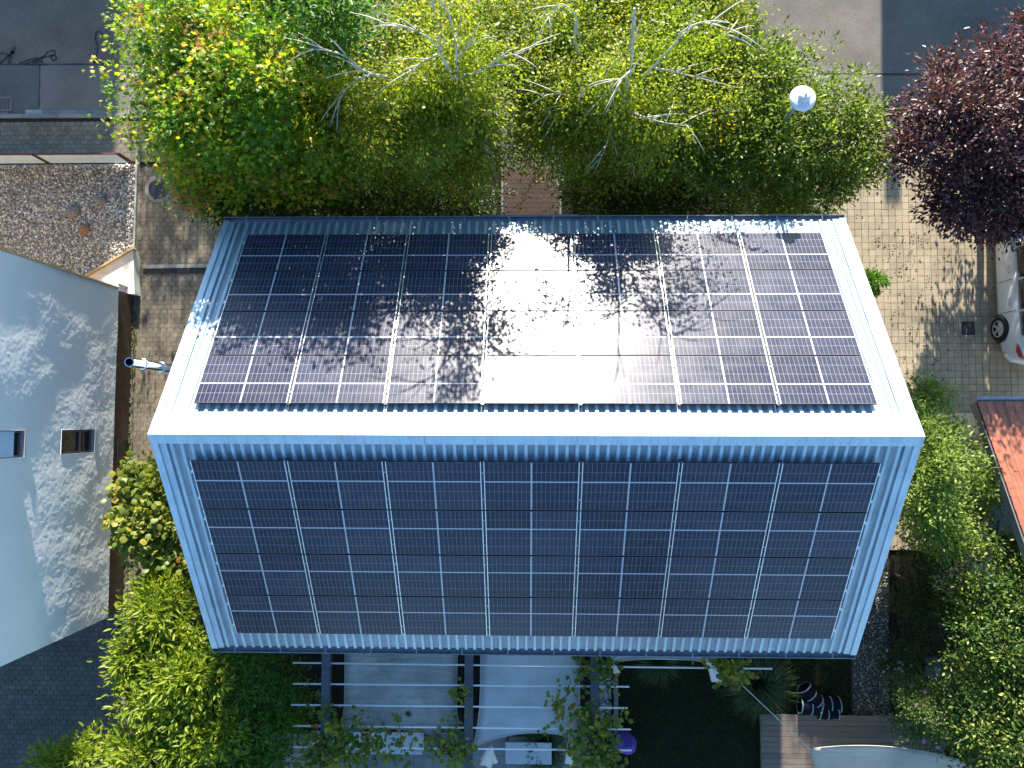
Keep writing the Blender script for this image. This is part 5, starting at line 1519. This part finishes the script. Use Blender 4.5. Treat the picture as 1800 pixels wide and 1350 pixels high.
def blossoms(parent, C, n, size, mat, seed, name='blossom'):
    g = np.random.default_rng(seed); k = g.choice(len(C), n); c = C[k] + g.normal(size=(n, 3)) * .05 + np.array([0, 0, .07])
    q = 5; P = np.repeat(c, q, 0); a = np.tile(np.arange(q) * 2 * np.pi / q, n) + np.repeat(g.random(n) * 6, q)
    ax_ = np.stack([np.cos(a), np.sin(a), .35 + 0 * a], 1)
    V, F, pf = leaves(P, ax_, np.tile([0, 0, 1.], (n * q, 1)), np.full(n * q, size) * np.repeat(.7 + .6 * g.random(n), q), 'round')
    o = link_mesh(name, fast_mesh(name, V - np.array(ORG[parent.name]), F, mat, np.repeat(g.random(n * q), pf)), parent); o['kind'] = 'stuff'
blossoms(rb, RC, 34, .05, M['petal'], 5)
hb, HC = tree('flowering_perennial', 'low plant with pale lilac flowers at the edge of the garden path', at(1580, 1160, 0),
     [B(1575, 1150, .5, .35, .3, .35), B(1565, 1170, .5, .25, .25, .3)],
     dict(mat='lf_dark', nclump=46, per=24, tpl='ovate', size=.06, sig=.1, flat=.6, sprigs=10, shell=.4, sprig_len=.25), M['bark'], trunk_r=.015, seed=75, limbs=4, cat='plant')
blossoms(hb, HC, 30, .035, M['petal_pale'], 6)
# left side: vine shrub, laurels
tree('grape_shrub', 'broad leaved olive green shrub between white house and left gable', at(290, 910, 0),
     [B(270, 850, 1.9, .6, .45, .6), B(270, 910, 2.0, .75, .6, .7), B(290, 960, 2.0, .6, .5, .6), B(320, 1000, 1.8, .5, .5, .6), B(235, 940, 1.7, .35, .35, .4), B(225, 905, 1.7, .3, .3, .3)],
     dict(mat='lf_vine', nclump=170, per=17, tpl='round', size=.145, sig=.17, flat=.45, sprigs=24, shell=.4, clear=clrS, sprig_len=.35, tone_sh=.05), M['bark'], trunk_r=.04, seed=81, limbs=8, cat='shrub')
LA = dict(mat='lf_laurel', per=30, boughs=34, spread=.26, tpl='lance', size=.17, sig=.16, flat=.6, rosette=1, shell=.5, clear=clrS, tone_c=.35)
tree('laurel_shrub', 'sunlit yellow green laurel at the left corner of the house', at(300, 1110, 0),
     [B(285, 1085, 2.6, .75, .55, .8), B(260, 1140, 2.5, .6, .55, .8), B(310, 1060, 2.3, .5, .5, .7), B(325, 1160, 2.8, .8, .6, .8), B(250, 1190, 2.3, .45, .4, .6), B(280, 1040, 2.2, .4, .3, .5)],
     dict(LA, nclump=300, sprigs=24, sprig_len=.3), M['bark'], trunk_r=.06, seed=82, limbs=8, cat='shrub')
tree('laurel_shrub', 'largest sunlit laurel mass along the bottom left of the garden', at(320, 1290, 0),
     [B(300, 1250, 2.8, .8, .7, .8), B(290, 1330, 2.8, .9, .7, .8), B(350, 1210, 3.0, .7, .6, .8), B(370, 1290, 2.9, .7, .7, .9), B(235, 1320, 2.3, .5, .5, .7), B(350, 1390, 2.8, 1.0, .7, .8)],
     dict(LA, nclump=420, sprigs=30, sprig_len=.3), M['bark'], trunk_r=.06, seed=83, limbs=8, cat='shrub')
tree('laurel_shrub', 'small separate laurel at the bottom edge of the shaded paved yard', at(130, 1360, 0),
     [B(120, 1350, 1.9, .6, .5, .6), B(160, 1330, 1.8, .45, .35, .5), B(90, 1350, 1.6, .35, .35, .4), B(130, 1400, 1.9, .8, .6, .6)],
     dict(LA, nclump=120, sprigs=18, sprig_len=.35), M['bark'], trunk_r=.05, seed=84, limbs=6, cat='shrub')
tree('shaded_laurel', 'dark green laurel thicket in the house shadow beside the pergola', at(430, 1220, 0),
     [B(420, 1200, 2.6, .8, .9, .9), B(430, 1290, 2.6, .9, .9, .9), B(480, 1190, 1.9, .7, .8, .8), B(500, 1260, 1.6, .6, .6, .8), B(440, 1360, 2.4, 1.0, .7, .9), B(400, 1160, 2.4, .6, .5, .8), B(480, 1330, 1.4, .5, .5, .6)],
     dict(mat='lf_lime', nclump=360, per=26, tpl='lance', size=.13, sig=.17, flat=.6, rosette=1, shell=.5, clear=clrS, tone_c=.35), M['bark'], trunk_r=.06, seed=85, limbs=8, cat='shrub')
# pergola vines
def vine(label, blobs, n, seed, stems, dens=11):
    r, C = tree('grape_vine', label, at(*stems[0][0][:2], 0.0), blobs, dict(mat='lf_vine', nclump=n, per=dens, tpl='round', size=.105, sig=.12, flat=.45, sprigs=12, shell=.15, sprig_len=.5, tone_c=.7), M['bark'], trunk_r=.02, seed=seed, limbs=5, cat='vine', top=at(*stems[0][1]))
    return r
vine('grape vine with yellowing leaves climbing the first pergola beam', [B(590, 1270, 2.9, .35, .35, .15), B(605, 1310, 2.9, .42, .35, .16), B(560, 1300, 2.85, .25, .4, .15), B(560, 1240, 2.85, .12, .2, .12), B(555, 1340, 2.8, .4, .25, .2), B(630, 1325, 2.8, .3, .2, .15)], 62, 91, [[(590, 1330), (590, 1290, 2.8)]])
vine('grape vine trailing along the outer tube below the weathered sail', [B(660, 1300, 2.75, .35, .1, .1), B(720, 1300, 2.75, .4, .12, .1), B(780, 1305, 2.75, .25, .25, .1), B(808, 1325, 2.8, .25, .25, .15), B(808, 1255, 2.75, .08, .5, .1), B(700, 1325, 2.7, .3, .08, .1)], 34, 92, [[(800, 1340), (800, 1310, 2.75)]], 8)
vine('grape vine with red and green leaves along the third pergola beam', [B(1025, 1265, 2.85, .2, .6, .15), B(1062, 1180, 2.85, .12, .5, .12), B(1065, 1290, 2.85, .25, .6, .15), B(1010, 1225, 2.8, .2, .25, .12), B(985, 1235, 2.8, .2, .22, .1), B(970, 1290, 2.8, .25, .15, .1), B(1050, 1335, 2.85, .5, .2, .2), B(985, 1310, 2.75, .3, .2, .12), B(1030, 1160, 2.7, .12, .2, .1)], 66, 93, [[(1040, 1340), (1045, 1250, 2.8)]])
vine('green creeper wrapped around the short last pergola beam', [B(1283, 1165, 2.75, .14, .3, .15), B(1280, 1182, 2.6, .16, .2, .15)], 26, 94, [[(1300, 1205), (1290, 1180, 2.7)]])
# tall trees beyond the garden, mirrored faintly in the lower panels
for k, (x, y, h, l) in enumerate(((-13.0, -23.0, 12.5, 'large garden tree far behind the house at the left'), (5.5, -24.0, 13.5, 'large garden tree far behind the house near the middle'))):
    tree('garden_tree', l, (x, y, 0), [((x, y, h - 2.4), 2.6, 2.4, 2.4), ((x + 1.5, y + .4, h - 4.2), 2.0, 1.8, 2.0), ((x - 1.6, y, h - 4.6), 2.0, 1.8, 2.2), ((x, y + .4, h - 6), 2.6, 2.0, 2.0)],
         dict(mat='lf_dark', nclump=300, per=20, tpl='ovate', size=.3, sig=.4, flat=.7, shell=.3), M['bark'], trunk_r=.25, seed=200 + k, limbs=8)
# tall grasses
def tuft(label, u, v, r_, h, n, seed):
    p = at(u, v, 0); g = np.random.default_rng(seed); rt = empty('tall_grass_clump', p, label, 'plant')
    th = g.random(n) * 2 * np.pi; rad = r_ * .25 * np.sqrt(g.random(n)); L = r_ * (.5 + .7 * g.random(n)); hh = h * (.6 + .5 * g.random(n))
    d = np.stack([np.cos(th), np.sin(th), 0 * th], 1); s_ = np.stack([-np.sin(th), np.cos(th), 0 * th], 1) * .009
    b0 = np.array(p) + d * rad[:, None]
    m1 = b0 + d * (L * .35)[:, None] + np.array([0, 0, 1]) * (hh * .8)[:, None]; e = b0 + d * L[:, None] + np.array([0, 0, 1]) * (hh * .62)[:, None]
    V = np.stack([b0 + s_, b0 - s_, m1 - s_, m1 + s_, e], 1)
    i = np.arange(n)[:, None] * 5
    o = link_mesh('blades', fast_mesh('blades', V.reshape(-1, 3) - np.array(p), [i + np.array([0, 1, 2, 3]), i + np.array([3, 2, 4])], M['grass_tall'], np.tile(np.clip(.45 + .25 * g.normal(size=n), 0, 1), 2)), rt)
    o['kind'] = 'stuff'
tuft('arching ornamental grass with straw tips under the short last beam', 1318, 1185, .85, 1.3, 700, 1)
tuft('dark ornamental grass below the narrow sail strip near the gutter', 1150, 1150, .6, .9, 400, 2)
tuft('dark ornamental grass below the clean pale sail', 955, 1300, .75, .9, 500, 3)
tuft('dark ornamental grass below the edge of the weathered sail', 690, 1290, .6, .7, 350, 4)
# weeds along the edges and fallen leaves
grass('weeds', 520, [(X0 - .02, -5), (X0 + .10, -5), (X0 + .10, 3.2), (X0 - .02, 3.2)], .06, 0, 'grass_tall', 12, wd=.012)
def litter(name, n, region, size, seed, z=.006, mat='litter'):
    g = np.random.default_rng(seed); P = region(g, n); n = len(P); P = np.c_[P, z + .02 * g.random(n)]
    a = g.random(n) * 6.28; ax_ = np.stack([np.cos(a), np.sin(a), .1 * g.normal(size=n)], 1)
    V, F, pf = leaves(P, ax_, np.array([0, 0, 1.]) + .25 * g.normal(size=(n, 3)), size * (.5 + g.random(n)), 'ovate')
    o = link_mesh(name, fast_mesh(name, V, F, M[mat], np.tile(g.random(n), 2))); o['kind'] = 'stuff'
litter('fallen_leaves', 520, lambda g, n: np.stack([10.6 + 1.0 * g.normal(size=n), 3.0 + 2.2 * g.normal(size=n)], 1), .055, 1)
litter('passage_litter', 420, lambda g, n: np.stack([X0 + .1 + 2.6 * g.random(n) ** 1.5, -4 + 11 * g.random(n)], 1), .035, 2)
litter('yard_litter', 170, lambda g, n: np.stack([-15 + 3.6 * g.random(n), -9.6 + 4 * g.random(n)], 1), .04, 3)
ap, bp = at(890, 330, .34), at(980, 375, .34)
litter('deck_litter', 26, lambda g, n: np.stack([ap.x + (bp.x - ap.x) * g.random(n), bp.y + (ap.y - bp.y) * g.random(n)], 1), .04, 4, .335)
for nm, n_, u, v, l in (('maple_leaf', 1, 715, 1262, 'single brown maple leaf lying on the weathered sail'),):
    p = at(u, v, 2.53); V, F, pf = leaves(np.array([[p.x, p.y, 2.5]]), np.array([[.4, 1., .1]]), np.array([[0, .2, 1.]]), np.array([.2]), 'maple')
    o = link_mesh('fallen_leaf', fast_mesh('fallen_leaf', V, F, M['litter'], np.full(len(F[0]), .35))); tag(o, l, 'leaf')
